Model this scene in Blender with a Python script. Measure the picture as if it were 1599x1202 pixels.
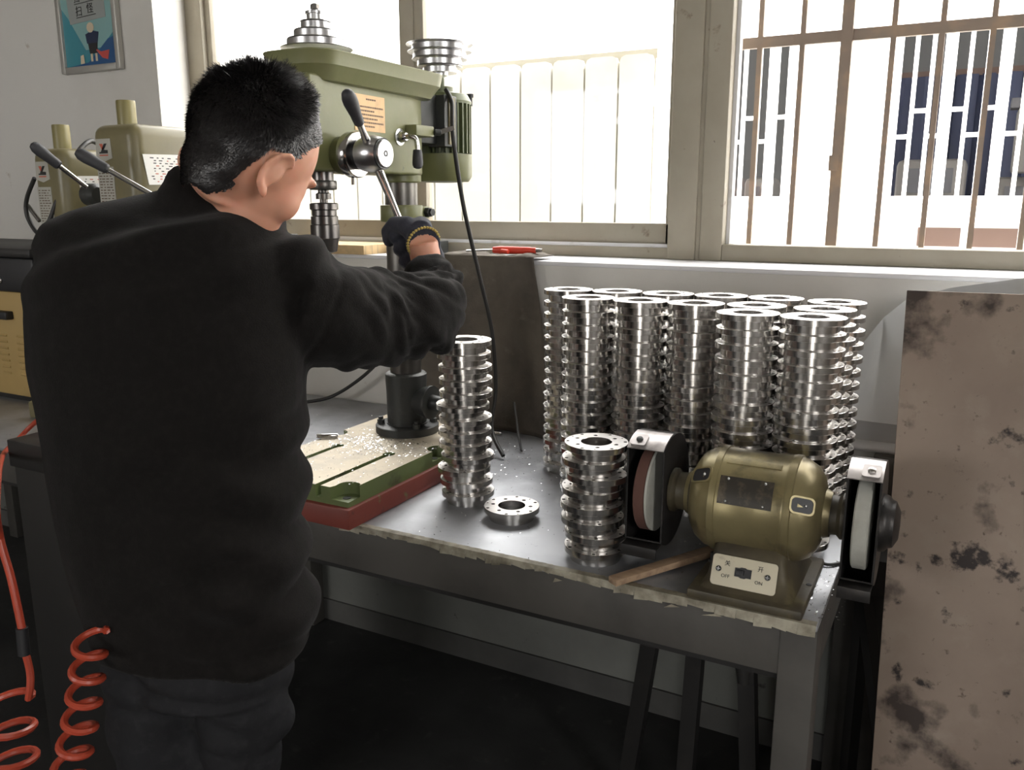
import bpy, bmesh, math, random
import numpy as np
from mathutils import Vector, Matrix, noise
random.seed(7); np.random.seed(7)
for o in list(bpy.data.objects): bpy.data.objects.remove(o)
SC = bpy.context.scene; COL = SC.collection
PI = math.pi

# ------------------------------------------------------------------ camera
FPX, PITCH, YAW = 1320.0, math.atan(286/1320), math.radians(28)
cd = bpy.data.cameras.new('camera'); cam = bpy.data.objects.new('camera', cd); COL.objects.link(cam)
cd.sensor_fit = 'HORIZONTAL'; cd.sensor_width = 36; cd.lens = 36*FPX/1599; cd.clip_start = .02; cd.clip_end = 300
cam.location = (0, 0, 1.42); cam.rotation_euler = (PI/2-PITCH, 0, YAW); SC.camera = cam
# ------------------------------------------------------------------ sky, sun, exposure
w = bpy.data.worlds.new('sky'); SC.world = w; w.use_nodes = True
bg = w.node_tree.nodes['Background']; bg.inputs[0].default_value = (1, .985, .96, 1); bg.inputs[1].default_value = 5.0
sd = bpy.data.lights.new('sun', 'SUN'); sd.energy = 10.0; sd.angle = .02; sd.color = (1, .95, .86)
so = bpy.data.objects.new('sun', sd); COL.objects.link(so); so.rotation_euler = (math.radians(40), 0, math.radians(-25))
def portal(loc, rot, sx, sy):
    l = bpy.data.lights.new('window_portal', 'AREA'); l.shape = 'RECTANGLE'; l.size = sx; l.size_y = sy; l.energy = 1
    l.cycles.is_portal = True
    o = bpy.data.objects.new('window_portal', l); COL.objects.link(o); o.location = loc; o.rotation_euler = rot
portal((-.44, 2.42, 2.15), (-PI/2, 0, 0), 4.1, 1.8)
portal((-3.35, -4.02, 2.0), (PI/2, 0, 0), 2.1, 1.2)
portal((1.15, -4.02, 1.2), (PI/2, 0, 0), .7, 2.4)
portal((2.62, -1.2, 1.95), (0, PI/2, 0), 1.3, 1.6)
vs = SC.view_settings; vs.view_transform = 'Standard'; vs.look = 'None'; vs.exposure = 1.05; vs.gamma = 1; vs.use_curve_mapping = False
SC.display_settings.display_device = 'sRGB'

# ------------------------------------------------------------------ helpers
FW = Vector((-math.sin(YAW)*math.cos(PITCH), math.cos(YAW)*math.cos(PITCH), -math.sin(PITCH)))
RT = Vector((math.cos(YAW), math.sin(YAW), 0)); UP = RT.cross(FW); CAMP = Vector((0, 0, 1.42))
FH = Vector((-math.sin(YAW), math.cos(YAW), 0))
def ray(x, y): return FW*FPX + RT*(x-799.5) - UP*(y-601)
def at(x, y, dh):                       # photo point at a floor distance dh in front of the lens -> place in the room
    d = ray(x, y); return CAMP + d*(dh/d.dot(FH))
def aty(x, y, Y): d = ray(x, y); return CAMP + d*(Y/d.y)
def atx(x, y, X): d = ray(x, y); return CAMP + d*(X/d.x)
def atz(x, y, z): d = ray(x, y); return CAMP + d*((z-1.42)/d.z)

def frame_of(ax):
    ax = Vector(ax).normalized()
    h = Vector((0, 0, 1)) if abs(ax.z) < .9 else Vector((1, 0, 0))
    u = h.cross(ax).normalized(); return u, ax.cross(u).normalized(), ax

class MB:
    def __init__(s): s.v = []; s.f = []; s.mi = []; s.cur = 0
    def add(s, vs_, fs):
        b = len(s.v); s.v += [tuple(p) for p in vs_]
        for f in fs: s.f.append([i+b for i in f]); s.mi.append(s.cur)
        return s
    def box(s, x0, x1, y0, y1, z0, z1, M=None):
        p = [Vector(q) for q in ((x0,y0,z0),(x1,y0,z0),(x1,y1,z0),(x0,y1,z0),(x0,y0,z1),(x1,y0,z1),(x1,y1,z1),(x0,y1,z1))]
        if M: p = [M@q for q in p]
        return s.add(p, [(0,3,2,1),(4,5,6,7),(0,1,5,4),(1,2,6,5),(2,3,7,6),(3,0,4,7)])
    def lathe(s, prof, o, ax, n=32):
        u, v, a = frame_of(ax); o = Vector(o); b = []; m = len(prof)
        for k in range(n):
            t = 2*PI*k/n; d = u*math.cos(t)+v*math.sin(t)
            for r, h in prof: b.append(o+d*r+a*h)
        fs = []
        for k in range(n):
            k2 = (k+1) % n
            for j in range(m-1): fs.append((k*m+j, k2*m+j, k2*m+j+1, k*m+j+1))
        if prof[0][0] > 1e-6: fs.append([k*m for k in range(n)][::-1])
        if prof[-1][0] > 1e-6: fs.append([k*m+m-1 for k in range(n)])
        return s.add(b, fs)
    def ring(s, prof, o, ax, n=32):     # closed profile, no caps
        u, v, a = frame_of(ax); o = Vector(o); b = []; m = len(prof)
        for k in range(n):
            t = 2*PI*k/n; d = u*math.cos(t)+v*math.sin(t)
            for r, h in prof: b.append(o+d*r+a*h)
        fs = [(k*m+j, ((k+1) % n)*m+j, ((k+1) % n)*m+(j+1) % m, k*m+(j+1) % m) for k in range(n) for j in range(m)]
        return s.add(b, fs)
    def cyl(s, p0, p1, r, r1=None, n=24):
        p0 = Vector(p0); p1 = Vector(p1); r1 = r if r1 is None else r1
        return s.lathe([(r, 0), (r1, (p1-p0).length)], p0, p1-p0, n)
    def sphere(s, c, r, n=16, m=10, M=None):
        rx, ry, rz = (r, r, r) if not hasattr(r, '__len__') else r
        c = Vector(c); b = [Vector((0,0,rz))]; fs = []
        for i in range(1, m):
            t = PI*i/m
            for k in range(n): p = 2*PI*k/n; b.append(Vector((rx*math.sin(t)*math.cos(p), ry*math.sin(t)*math.sin(p), rz*math.cos(t))))
        b.append(Vector((0,0,-rz)))
        if M: b = [M@q for q in b]
        b = [q+c for q in b]
        for k in range(n):
            fs.append((0, 1+k, 1+(k+1) % n))
            for i in range(m-2): a = 1+i*n; fs.append((a+k, a+n+k, a+n+(k+1) % n, a+(k+1) % n))
            a = 1+(m-2)*n; fs.append((a+k, len(b)-1, a+(k+1) % n))
        return s.add(b, fs)
    def tube(s, path, r, n=10, caps=True):
        path = [Vector(p) for p in path]; N = len(path); rs = r if hasattr(r, '__len__') else [r]*N
        u = None; rings = []
        for i, p in enumerate(path):
            t = (path[min(i+1, N-1)]-path[max(i-1, 0)]).normalized()
            if u is None: u = frame_of(t)[0]
            u = (u-t*u.dot(t)).normalized(); v = t.cross(u)
            rings.append([p+(u*math.cos(2*PI*k/n)+v*math.sin(2*PI*k/n))*rs[i] for k in range(n)])
        return s.loft(rings, caps)
    def loft(s, rings, caps=True):
        n = len(rings[0]); b = [p for r in rings for p in r]
        fs = [(i*n+k, i*n+(k+1) % n, (i+1)*n+(k+1) % n, (i+1)*n+k) for i in range(len(rings)-1) for k in range(n)]
        if caps: fs.append(list(range(n))[::-1]); fs.append([(len(rings)-1)*n+k for k in range(n)])
        return s.add(b, fs)
    def prism(s, poly, o, ux, uy, ext):
        o = Vector(o); ux = Vector(ux); uy = Vector(uy); e = Vector(ext); n = len(poly)
        a = [o+ux*x+uy*y for x, y in poly]
        return s.add(a+[p+e for p in a], [list(range(n))[::-1], list(range(n, 2*n))]+[(k, (k+1) % n, n+(k+1) % n, n+k) for k in range(n)])
    def mesh(s, name='mesh', bevel=0, segs=2, smooth=38, fix=True):
        me = bpy.data.meshes.new(name); me.from_pydata(s.v, [], s.f)
        me.polygons.foreach_set('material_index', s.mi)
        bm = bmesh.new(); bm.from_mesh(me)
        if fix: bmesh.ops.recalc_face_normals(bm, faces=bm.faces)
        if bevel:
            es = [e for e in bm.edges if len(e.link_faces) == 2 and e.calc_face_angle(0) > .5]
            bmesh.ops.bevel(bm, geom=es, offset=bevel, segments=segs, profile=.5, affect='EDGES', clamp_overlap=True)
        bm.to_mesh(me); bm.free()
        if smooth:
            me.shade_smooth(); me.set_sharp_from_angle(angle=math.radians(smooth))
        return me
    def build(s, name, mat, parent=None, bevel=0, segs=2, smooth=38, fix=True):
        return link(name, s.mesh(name, bevel, segs, smooth, fix), mat, parent)

def link(name, me, mat, parent=None, origin=True):
    mats = mat if isinstance(mat, (list, tuple)) else [mat]
    me.materials.clear()
    for m in mats: me.materials.append(m)
    o = bpy.data.objects.new(name, me); COL.objects.link(o)
    if parent is not None:
        o.parent = parent
        if 'root_at' in parent: o.matrix_parent_inverse = Matrix.Translation(-Vector(parent['root_at']))
    return o
def put_origin(o):                      # origin of a free-standing mesh at its base
    n = len(o.data.vertices); a = np.empty(n*3, 'f'); o.data.vertices.foreach_get('co', a); a = a.reshape(-1, 3)
    c = Vector(((a[:,0].min()+a[:,0].max())/2, (a[:,1].min()+a[:,1].max())/2, a[:,2].min()))
    o.data.transform(Matrix.Translation(-c)); o.location = c; o['root_at'] = tuple(c); return o
def tag(o, label, cat, group=None, kind=None):
    o['label'] = label; o['category'] = cat
    if group: o['group'] = group
    if kind: o['kind'] = kind
    return o
def solo(name, mb, mat, label, cat, group=None, **k):
    return tag(put_origin(mb.build(name, mat, None, **k)), label, cat, group)
def thing(name, loc, label, cat, group=None):
    o = bpy.data.objects.new(name, None); COL.objects.link(o); o.location = loc; o['root_at'] = tuple(loc); o.empty_display_size = .05
    return tag(o, label, cat, group)
def struct(o): o['kind'] = 'structure'; return o
def smooth_path(pts, n=8):
    P = [Vector(p) for p in pts]; out = []
    for i in range(len(P)-1):
        a = P[max(i-1,0)]; b = P[i]; c = P[i+1]; d = P[min(i+2, len(P)-1)]
        for k in range(n):
            t = k/n; out.append(.5*((2*b)+(c-a)*t+(2*a-5*b+4*c-d)*t*t+(3*b-a-3*c+d)*t**3))
    return out+[P[-1]]
def circ(r, n, c=(0,0), a0=0): return [(c[0]+r*math.cos(a0+2*PI*k/n), c[1]+r*math.sin(a0+2*PI*k/n)) for k in range(n)]
def plate2d(loops, thick, bev=0):       # flat plate with holes: mesh from 2D loops, z from 0 to thick
    cu = bpy.data.curves.new('outline', 'CURVE'); cu.dimensions = '2D'; cu.fill_mode = 'BOTH'; cu.extrude = thick/2-bev
    if bev: cu.bevel_depth = bev; cu.bevel_resolution = 0; cu.offset = -bev
    for lp in loops:
        sp = cu.splines.new('POLY'); sp.points.add(len(lp)-1); sp.use_cyclic_u = True
        for q, p in zip(lp, sp.points): p.co = (q[0], q[1], 0, 1)
    o = bpy.data.objects.new('outline', cu); COL.objects.link(o)
    me = bpy.data.meshes.new_from_object(o.evaluated_get(bpy.context.evaluated_depsgraph_get()))
    bpy.data.objects.remove(o); bpy.data.curves.remove(cu)
    me.transform(Matrix.Translation((0,0,thick/2))); return me
def mesh_into(mb, me, M=Matrix()):
    return mb.add([M@v.co for v in me.vertices], [list(p.vertices) for p in me.polygons])
def text_mesh(s, size, M, depth=.0003):
    cu = bpy.data.curves.new('lettering', 'FONT'); cu.body = s; cu.size = size; cu.align_x = 'CENTER'; cu.align_y = 'CENTER'; cu.extrude = depth; cu.resolution_u = 3
    o = bpy.data.objects.new('lettering', cu); COL.objects.link(o)
    me = bpy.data.meshes.new_from_object(o.evaluated_get(bpy.context.evaluated_depsgraph_get()))
    bpy.data.objects.remove(o); bpy.data.curves.remove(cu)
    me.transform(M); return me
def basis(o, ux, uy):
    ux = Vector(ux).normalized(); uy = Vector(uy); uy = (uy-ux*uy.dot(ux)).normalized(); uz = ux.cross(uy)
    return Matrix(((ux.x,uy.x,uz.x,o[0]),(ux.y,uy.y,uz.y,o[1]),(ux.z,uy.z,uz.z,o[2]),(0,0,0,1)))
def remesh(mb, voxel, sm=6, name='body'):
    me = mb.mesh(name, smooth=0); o = bpy.data.objects.new(name, me); COL.objects.link(o)
    m = o.modifiers.new('r', 'REMESH'); m.mode = 'VOXEL'; m.voxel_size = voxel
    if sm: q = o.modifiers.new('s', 'SMOOTH'); q.factor = .5; q.iterations = sm
    out = bpy.data.meshes.new_from_object(o.evaluated_get(bpy.context.evaluated_depsgraph_get()))
    bpy.data.objects.remove(o); out.shade_smooth(); return out

# ------------------------------------------------------------------ materials
def mat(name, col, rough=.5, metal=0, var=(), bump=None, spec=.5, coat=0, sheen=0, trans=0, rvar=None, sss=0):
    m = bpy.data.materials.new(name); m.use_nodes = True; nt = m.node_tree; N = nt.nodes; L = nt.links
    p = N['Principled BSDF']
    p.inputs['Roughness'].default_value = rough; p.inputs['Metallic'].default_value = metal
    p.inputs['Specular IOR Level'].default_value = spec; p.inputs['Coat Weight'].default_value = coat
    if sheen: p.inputs['Sheen Weight'].default_value = sheen; p.inputs['Sheen Roughness'].default_value = .5
    if sss: p.inputs['Subsurface Weight'].default_value = sss; p.inputs['Subsurface Radius'].default_value = (.01, .004, .002); p.inputs['Subsurface Scale'].default_value = .6
    p.inputs['Base Color'].default_value = (*col, 1)
    tc = N.new('ShaderNodeTexCoord'); prev = None
    def nz(scale, detail=5, stretch=(1,1,1), seed=0):
        mp = N.new('ShaderNodeMapping'); mp.inputs['Scale'].default_value = stretch; mp.inputs['Location'].default_value = (seed*3.1, seed*1.7, seed)
        L.new(tc.outputs['Object'], mp.inputs[0])
        t = N.new('ShaderNodeTexNoise'); t.inputs['Scale'].default_value = scale; t.inputs['Detail'].default_value = detail; t.inputs['Roughness'].default_value = .6
        L.new(mp.outputs[0], t.inputs[0]); return t.outputs[0]
    for i, v in enumerate(var):          # (colour, scale, lo, hi[, stretch])
        c2, sc, lo, hi = v[:4]; st = v[4] if len(v) > 4 else (1,1,1)
        mr = N.new('ShaderNodeMapRange'); mr.inputs[1].default_value = lo; mr.inputs[2].default_value = hi; L.new(nz(sc, 6, st, i), mr.inputs[0])
        mx = N.new('ShaderNodeMix'); mx.data_type = 'RGBA'; L.new(mr.outputs[0], mx.inputs[0])
        if prev: L.new(prev, mx.inputs[6])
        else: mx.inputs[6].default_value = (*col, 1)
        mx.inputs[7].default_value = (*c2, 1); prev = mx.outputs[2]
    if prev: L.new(prev, p.inputs['Base Color'])
    if rvar:                             # (scale, lo, hi)
        mr = N.new('ShaderNodeMapRange'); mr.inputs[1].default_value = .3; mr.inputs[2].default_value = .7; mr.inputs[3].default_value = rvar[1]; mr.inputs[4].default_value = rvar[2]
        L.new(nz(rvar[0], 4, (1,1,1), 9), mr.inputs[0]); L.new(mr.outputs[0], p.inputs['Roughness'])
    if bump:                             # (scale, strength, distance[, stretch])
        b = N.new('ShaderNodeBump'); b.inputs['Strength'].default_value = bump[1]; b.inputs['Distance'].default_value = bump[2]
        L.new(nz(bump[0], 5, bump[3] if len(bump) > 3 else (1,1,1), 5), b.inputs['Height']); L.new(b.outputs[0], p.inputs['Normal'])
    return m
M_WALL = mat('grey_white_plaster', (.64,.625,.595), .85, var=[((.53,.51,.475), 1.2, .45, .75), ((.30,.23,.17), 9, .68, .76)], bump=(40,.25,.004))
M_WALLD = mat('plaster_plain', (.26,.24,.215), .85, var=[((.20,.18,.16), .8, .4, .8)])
M_WALLSHADE = mat('grey_green_wall_shade', (.17,.175,.16), .8, var=[((.11,.11,.10), 2.2, .42, .75), ((.05,.048,.045), 20, .66, .76)], bump=(40,.25,.003))  # wall colour darkened for the shade under the bench
M_PLINTH = mat('dirty_plinth', (.10,.098,.092), .8, var=[((.03,.03,.03), 2, .35, .75)])
M_FLOOR = mat('oily_dark_concrete', (.035,.035,.034), .75, var=[((.015,.015,.015), 3, .4, .7), ((.07,.068,.062), 14, .6, .8)], bump=(60,.3,.003))
M_FLOORL = mat('grey_floor_paint', (.10,.10,.09), .7, var=[((.05,.05,.05), 4, .4, .7)])
M_CEIL = mat('ceiling_paint', (.30,.285,.26), .9)
M_SILL = mat('white_sill_paint', (.72,.72,.74), .45, var=[((.42,.38,.33), 8, .6, .75)])
M_FRAME = mat('grimy_beige_frame', (.33,.295,.23), .55, var=[((.40,.37,.30), 3, .4, .7), ((.13,.085,.055), 16, .66, .76), ((.07,.05,.035), 60, .70, .76)], bump=(80,.15,.002))
M_GRILLE = mat('rusty_brown_bars', (.20,.15,.115), .6, var=[((.33,.22,.13), 9, .5, .75)])
M_TOP = mat('worn_oily_steel_top', (.40,.41,.43), .48, .7, var=[((.16,.16,.165), 2.5, .47, .77), ((.50,.51,.54), 7, .55, .8), ((.03,.03,.03), 30, .68, .8)], rvar=(5,.40,.58), bump=(60,.15,.001))
M_TPAINT = mat('grey_bench_paint', (.072,.067,.060), .6, var=[((.042,.039,.035), 4, .45, .7), ((.05,.045,.04), 22, .66, .76)], bump=(50,.2,.002))
M_TAPE = mat('peeling_cream_paint', (.40,.37,.29), .6, var=[((.16,.14,.10), 18, .42, .62)])
M_GREEN = mat('olive_green_enamel', (.165,.172,.072), .38, var=[((.21,.205,.11), 4, .5, .75), ((.05,.05,.035), 25, .68, .76)], bump=(70,.1,.002), spec=.5)
M_GREEND = mat('motor_green_enamel', (.095,.115,.05), .42, var=[((.14,.16,.08), 5, .5, .75)])
M_RED = mat('chipped_red_primer', (.20,.045,.032), .55, var=[((.16,.17,.07), 16, .6, .66), ((.06,.03,.025), 30, .62, .72)], bump=(40,.3,.002))
M_GREENB = mat('chipped_green_base', (.13,.165,.06), .5, var=[((.06,.06,.03), 12, .55, .7)], bump=(40,.3,.002))
M_BEDTOP = mat('machined_bed', (.46,.40,.30), .45, .35, var=[((.36,.32,.26), 20, .45, .7), ((.18,.17,.16), 60, .64, .72)], bump=(150,.1,.001))
M_CAST = mat('dark_oily_cast_iron', (.045,.047,.045), .45, .3, var=[((.09,.09,.09), 14, .6, .8)], bump=(60,.2,.002))
M_COLUMN = mat('ground_column_steel', (.17,.16,.145), .35, .8, var=[((.09,.085,.08), 8, .45, .7)])
M_STEEL = mat('turned_steel', (.60,.58,.56), .20, 1, var=[((.12,.11,.10), 60, .74, .80)])
M_STEELF = mat('faced_steel', (.70,.68,.66), .42, 1, var=[((.55,.53,.50), 40, .5, .8), ((.2,.18,.16), 60, .72, .80)])
M_CHROME = mat('polished_steel', (.60,.59,.58), .16, 1, var=[((.42,.40,.38), 20, .5, .8)])
M_ALU = mat('cast_aluminium', (.64,.64,.65), .28, 1, var=[((.45,.45,.45), 30, .5, .8)])
M_TOOL = mat('blued_tool_steel', (.14,.13,.125), .28, .9, var=[((.20,.19,.17), 10, .5, .7)])
M_BLACK = mat('black_plastic', (.018,.018,.02), .45)
M_KNOB = mat('worn_black_grip', (.04,.04,.045), .55, bump=(120,.4,.001), var=[((.09,.085,.085), 30, .55, .8)])
M_RUBBER = mat('black_cable_sheath', (.02,.019,.018), .5)
M_BRASS = mat('brass_nameplate', (.62,.40,.20), .5, .15, var=[((.50,.33,.17), 30, .5, .7)])
M_INK = mat('engraved_ink', (.10,.06,.035), .6)
M_INKK = mat('black_print', (.02,.02,.02), .6)
M_OLIVE = mat('olive_machine_paint', (.19,.165,.085), .35, var=[((.15,.13,.07), 6, .45, .75)], bump=(220,.12,.001))
M_OLIVED = mat('olive_pipe_paint', (.22,.19,.075), .4)
M_PAPER = mat('white_label_paper', (.80,.79,.75), .6)
M_PLATE = mat('silvered_label', (.42,.41,.36), .5)
M_REDINK = mat('red_print', (.5,.12,.07), .6)
M_YELLOW = mat('ochre_cabinet_paint', (.42,.29,.11), .5, var=[((.33,.23,.09), 3, .45, .75)], bump=(90,.15,.002))
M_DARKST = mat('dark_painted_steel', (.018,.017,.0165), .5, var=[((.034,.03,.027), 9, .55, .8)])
M_HOSE = mat('red_air_hose', (.42,.06,.03), .35)
M_RUST = mat('mill_scale_plate', (.29,.225,.18), .62, .12, var=[((.22,.165,.13), 3, .42, .7), ((.33,.27,.22), 9, .5, .75), ((.05,.036,.03), 5.5, .555, .64), ((.03,.022,.02), 15, .60, .66), ((.12,.085,.065), 60, .64, .72)], bump=(35,.25,.002))
M_SHEET = mat('pale_sheet', (.56,.57,.58), .5, var=[((.47,.47,.46), 2.5, .45, .7)])
M_CLOTH = mat('oil_stained_canvas', (.115,.098,.078), .9, var=[((.06,.05,.042), 6, .42, .7), ((.17,.15,.12), 14, .6, .8)], bump=(180,.5,.002))
M_WOOD = mat('weathered_wood', (.36,.245,.155), .7, var=[((.22,.14,.09), 9, .45, .7, (1,9,9)), ((.10,.07,.05), 30, .64, .74)], bump=(30,.4,.002,(1,9,9)))
M_WOODL = mat('pale_plank', (.62,.44,.23), .7, var=[((.34,.25,.15), 8, .5, .7, (1,12,1))])
M_GRIND = mat('khaki_hammer_paint', (.29,.245,.125), .34, .5, var=[((.19,.155,.085), 5, .42, .68), ((.05,.04,.028), 9, .52, .70)], bump=(70,.15,.002))
M_GRINDD = mat('grimy_khaki', (.085,.07,.042), .5, .1, var=[((.03,.026,.02), 8, .45, .7), ((.15,.125,.065), 14, .6, .75)], bump=(60,.2,.002))
M_GUARD = mat('blackened_guard', (.03,.028,.027), .42, .5, var=[((.08,.07,.065), 14, .55, .75)])
M_GUARDL = mat('scuffed_guard_cap', (.44,.41,.40), .35, .6, var=[((.25,.23,.22), 18, .5, .7)])
M_STONEW = mat('white_grinding_stone', (.42,.42,.38), .85, var=[((.33,.32,.28), 14, .45, .7)], bump=(200,.4,.001))
M_STONER = mat('brown_grinding_stone', (.10,.045,.034), .85, bump=(200,.4,.001))
M_CREAM = mat('cream_switch_plate', (.60,.55,.42), .5, var=[((.16,.11,.07), 11, .60, .72)])
M_NPLATE = mat('dark_nameplate', (.05,.045,.038), .4, .4, var=[((.12,.10,.07), 40, .55, .7)])
M_REDPL = mat('red_plastic', (.62,.055,.03), .35)
M_JACKET = mat('black_fleece', (.0085,.0075,.007), .9, sheen=.05, spec=.08, bump=(420,.55,.0012), var=[((.0125,.011,.0102), 90, .45, .75)])
M_JEANS = mat('charcoal_denim', (.018,.018,.020), .85, spec=.2, bump=(500,.4,.0008), var=[((.030,.030,.032), 60, .5, .8)])
M_SKIN = mat('skin', (.60,.30,.20), .5, sss=.3, var=[((.64,.27,.18), 20, .5, .8)], bump=(300,.08,.0006))
M_HAIR = mat('black_hair', (.020,.018,.018), .36, spec=.6)
M_GLOVE = mat('navy_knit_glove', (.040,.042,.056), .9, spec=.15, sheen=.1, bump=(450,.6,.001), var=[((.055,.057,.072), 120, .5, .75)])
M_CUFF = mat('yellow_overlock', (.42,.32,.09), .9)
M_SHOE = mat('black_shoe', (.02,.02,.02), .6)
M_EYE = mat('eye', (.6,.58,.55), .2)
M_ALFR = mat('silver_poster_frame', (.45,.44,.41), .4, .5)
M_TEAL = mat('poster_teal', (.045,.24,.30), .35, coat=.5); M_PBLUE = mat('poster_blue', (.02,.085,.22), .35, coat=.5)
M_PGREY = mat('poster_grey', (.30,.32,.31), .35, coat=.5); M_PPALE = mat('poster_pale_teal', (.22,.40,.40), .3, coat=.5)
M_PRED = mat('poster_red', (.45,.07,.06), .4); M_PSKIN = mat('poster_cream', (.6,.5,.36), .4); M_PNAVY = mat('poster_navy', (.02,.03,.07), .4)
M_FACADE = mat('white_facade', (.80,.80,.80), .8); M_BARW = mat('white_security_bars', (.82,.82,.82), .6)
M_CURTAIN = mat('blue_strip_curtain', (.010,.018,.060), .6); M_INTER = mat('grey_interior', (.12,.12,.12), .9)
M_BROWN = mat('brown_rail_and_shade', (.12,.075,.06), .7); M_MACH = mat('pale_machine', (.16,.15,.14), .6); M_MACHD = mat('dark_machine', (.10,.10,.11), .6)
M_PANEL = mat('translucent_cream_panel', (.80,.79,.74), .6, var=[((.74,.70,.58), 4, .5, .8)])
M_PANELJ = mat('panel_joint', (.45,.43,.36), .8)
M_GROUND = mat('sunlit_concrete', (.55,.54,.52), .9)
M_CHIP = mat('bright_swarf', (.75,.76,.78), .25, 1)
def glass_mat():
    m = bpy.data.materials.new('dusty_glass'); m.use_nodes = True; N = m.node_tree.nodes; L = m.node_tree.links
    N.remove(N['Principled BSDF']); out = N['Material Output']
    t = N.new('ShaderNodeBsdfTransparent'); g = N.new('ShaderNodeBsdfGlossy'); d = N.new('ShaderNodeBsdfDiffuse'); d.inputs[0].default_value = (.8,.8,.78,1)
    g.inputs['Roughness'].default_value = .03; lw = N.new('ShaderNodeLayerWeight'); lw.inputs[0].default_value = .5; pw = N.new('ShaderNodeMath'); pw.operation = 'POWER'; pw.inputs[1].default_value = 5; L.new(lw.outputs['Facing'], pw.inputs[0]); fr = N.new('ShaderNodeMapRange'); fr.inputs[3].default_value = .04; fr.inputs[4].default_value = .9; L.new(pw.outputs[0], fr.inputs[0])
    a = N.new('ShaderNodeMixShader'); b = N.new('ShaderNodeMixShader'); tx = N.new('ShaderNodeTexNoise'); tx.inputs['Scale'].default_value = 6
    mr = N.new('ShaderNodeMapRange'); mr.inputs[1].default_value = .5; mr.inputs[2].default_value = .9; mr.inputs[3].default_value = 0; mr.inputs[4].default_value = .008
    L.new(tx.outputs[0], mr.inputs[0]); L.new(mr.outputs[0], b.inputs[0])
    L.new(fr.outputs[0], a.inputs[0]); L.new(t.outputs[0], a.inputs[1]); L.new(g.outputs[0], a.inputs[2])
    L.new(a.outputs[0], b.inputs[1]); L.new(d.outputs[0], b.inputs[2]); L.new(b.outputs[0], out.inputs[0]); return m
M_GLASS = glass_mat()

# ------------------------------------------------------------------ the room
XL, XR, YB, YW, YF, ZC = -4.6, 2.6, -4.0, 2.1, 2.345, 3.7
struct(MB().box(XL-.2, XR+.2, YB-.2, 2.4, -.1, 0).build('floor', M_FLOOR))
struct(MB().box(XL-.2, XR+.2, YB-.2, 2.4, ZC, ZC+.15).build('ceiling', M_CEIL))
wb = MB()
wb.box(XL, XR, YW, 2.40, 0, 1.25)
wb.prism([(XL,YW),(-2.473,YW),(-2.585,2.345),(-2.585,2.40),(XL,2.40)], (0,0,1.25), (1,0,0), (0,1,0), (0,0,1.8))
wb.box(1.7, XR, YW, 2.40, 1.25, 3.05); wb.box(XL, XR, YW, 2.40, 3.05, ZC)
struct(wb.build('wall_back', M_WALL))
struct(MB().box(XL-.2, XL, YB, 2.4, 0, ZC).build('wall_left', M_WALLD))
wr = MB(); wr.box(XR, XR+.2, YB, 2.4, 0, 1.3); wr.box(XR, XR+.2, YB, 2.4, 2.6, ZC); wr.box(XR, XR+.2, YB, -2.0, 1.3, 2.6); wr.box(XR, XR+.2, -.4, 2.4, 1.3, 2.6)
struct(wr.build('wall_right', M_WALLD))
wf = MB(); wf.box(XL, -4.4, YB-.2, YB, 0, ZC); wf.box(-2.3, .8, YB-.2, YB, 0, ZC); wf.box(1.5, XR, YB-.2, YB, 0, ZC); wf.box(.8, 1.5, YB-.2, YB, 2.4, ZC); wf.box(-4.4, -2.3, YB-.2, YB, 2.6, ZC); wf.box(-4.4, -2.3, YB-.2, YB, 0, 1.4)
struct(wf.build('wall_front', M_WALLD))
struct(MB().box(XL, XR, YW-.012, YW, 0, .075).build('baseboard_back', M_PLINTH))
struct(MB().box(XL, XR, YW-.004, YW, .075, .74).build('trim_3', M_WALLSHADE))  # thin strip painting the under-bench shade onto the lower wall
struct(MB().box(-2.58, 1.7, YW-.004, YF, 1.25, 1.262).build('trim_1', M_SILL, bevel=.003))
struct(MB().box(-1.6, 2.0, .35, .90, 0, .004).build('trim_2', M_FLOORL))
# windows: painted steel frames with their sashes, panes and bars
fr = MB()
fr.box(-2.585, 1.7, 2.33, 2.395, 1.262, 1.293)                 # bottom rail
fr.box(-2.585, -2.50, 2.33, 2.395, 1.262, 3.05); fr.box(-2.585, 1.7, 2.33, 2.395, 3.00, 3.05)
w1 = struct(fr.build('window_1', M_FRAME, bevel=.003))
s1 = MB(); s1.box(-2.50, -1.60, 2.35, 2.385, 1.293, 1.36); s1.box(-2.50, -2.475, 2.35, 2.385, 1.293, 3.0); s1.box(-1.655, -1.60, 2.35, 2.385, 1.293, 3.0); s1.box(-2.5, -1.6, 2.35, 2.385, 2.94, 3.0)
s1.build('window_sash', M_FRAME, w1, bevel=.003)
s2 = MB(); s2.box(-1.60, -.73, 2.352, 2.39, 1.293, 1.36); s2.box(-1.60, -1.565, 2.352, 2.39, 1.293, 3.0); s2.box(-.76, -.73, 2.352, 2.39, 1.293, 3.0); s2.box(-1.6, -.73, 2.352, 2.39, 2.94, 3.0)
s2.build('window_sash', M_FRAME, w1, bevel=.003)
MB().box(-2.5, -.72, 2.338, 2.35, 1.293, 1.303).build('sash_track', M_SILL, w1)
MB().box(-2.475, -1.655, 2.364, 2.368, 1.36, 2.94).build('pane', M_GLASS, w1)
MB().box(-1.565, -.76, 2.37, 2.374, 1.36, 2.94).build('pane', M_GLASS, w1)
pm = MB(); pm.box(-.742, -.662, 2.318, 2.395, 1.262, 3.05); pm.build('post', M_FRAME, w1, bevel=.004)
MB().box(-.662, -.650, 2.326, 2.395, 1.262, 3.05).build('post_seam', M_FRAME, w1)
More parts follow.
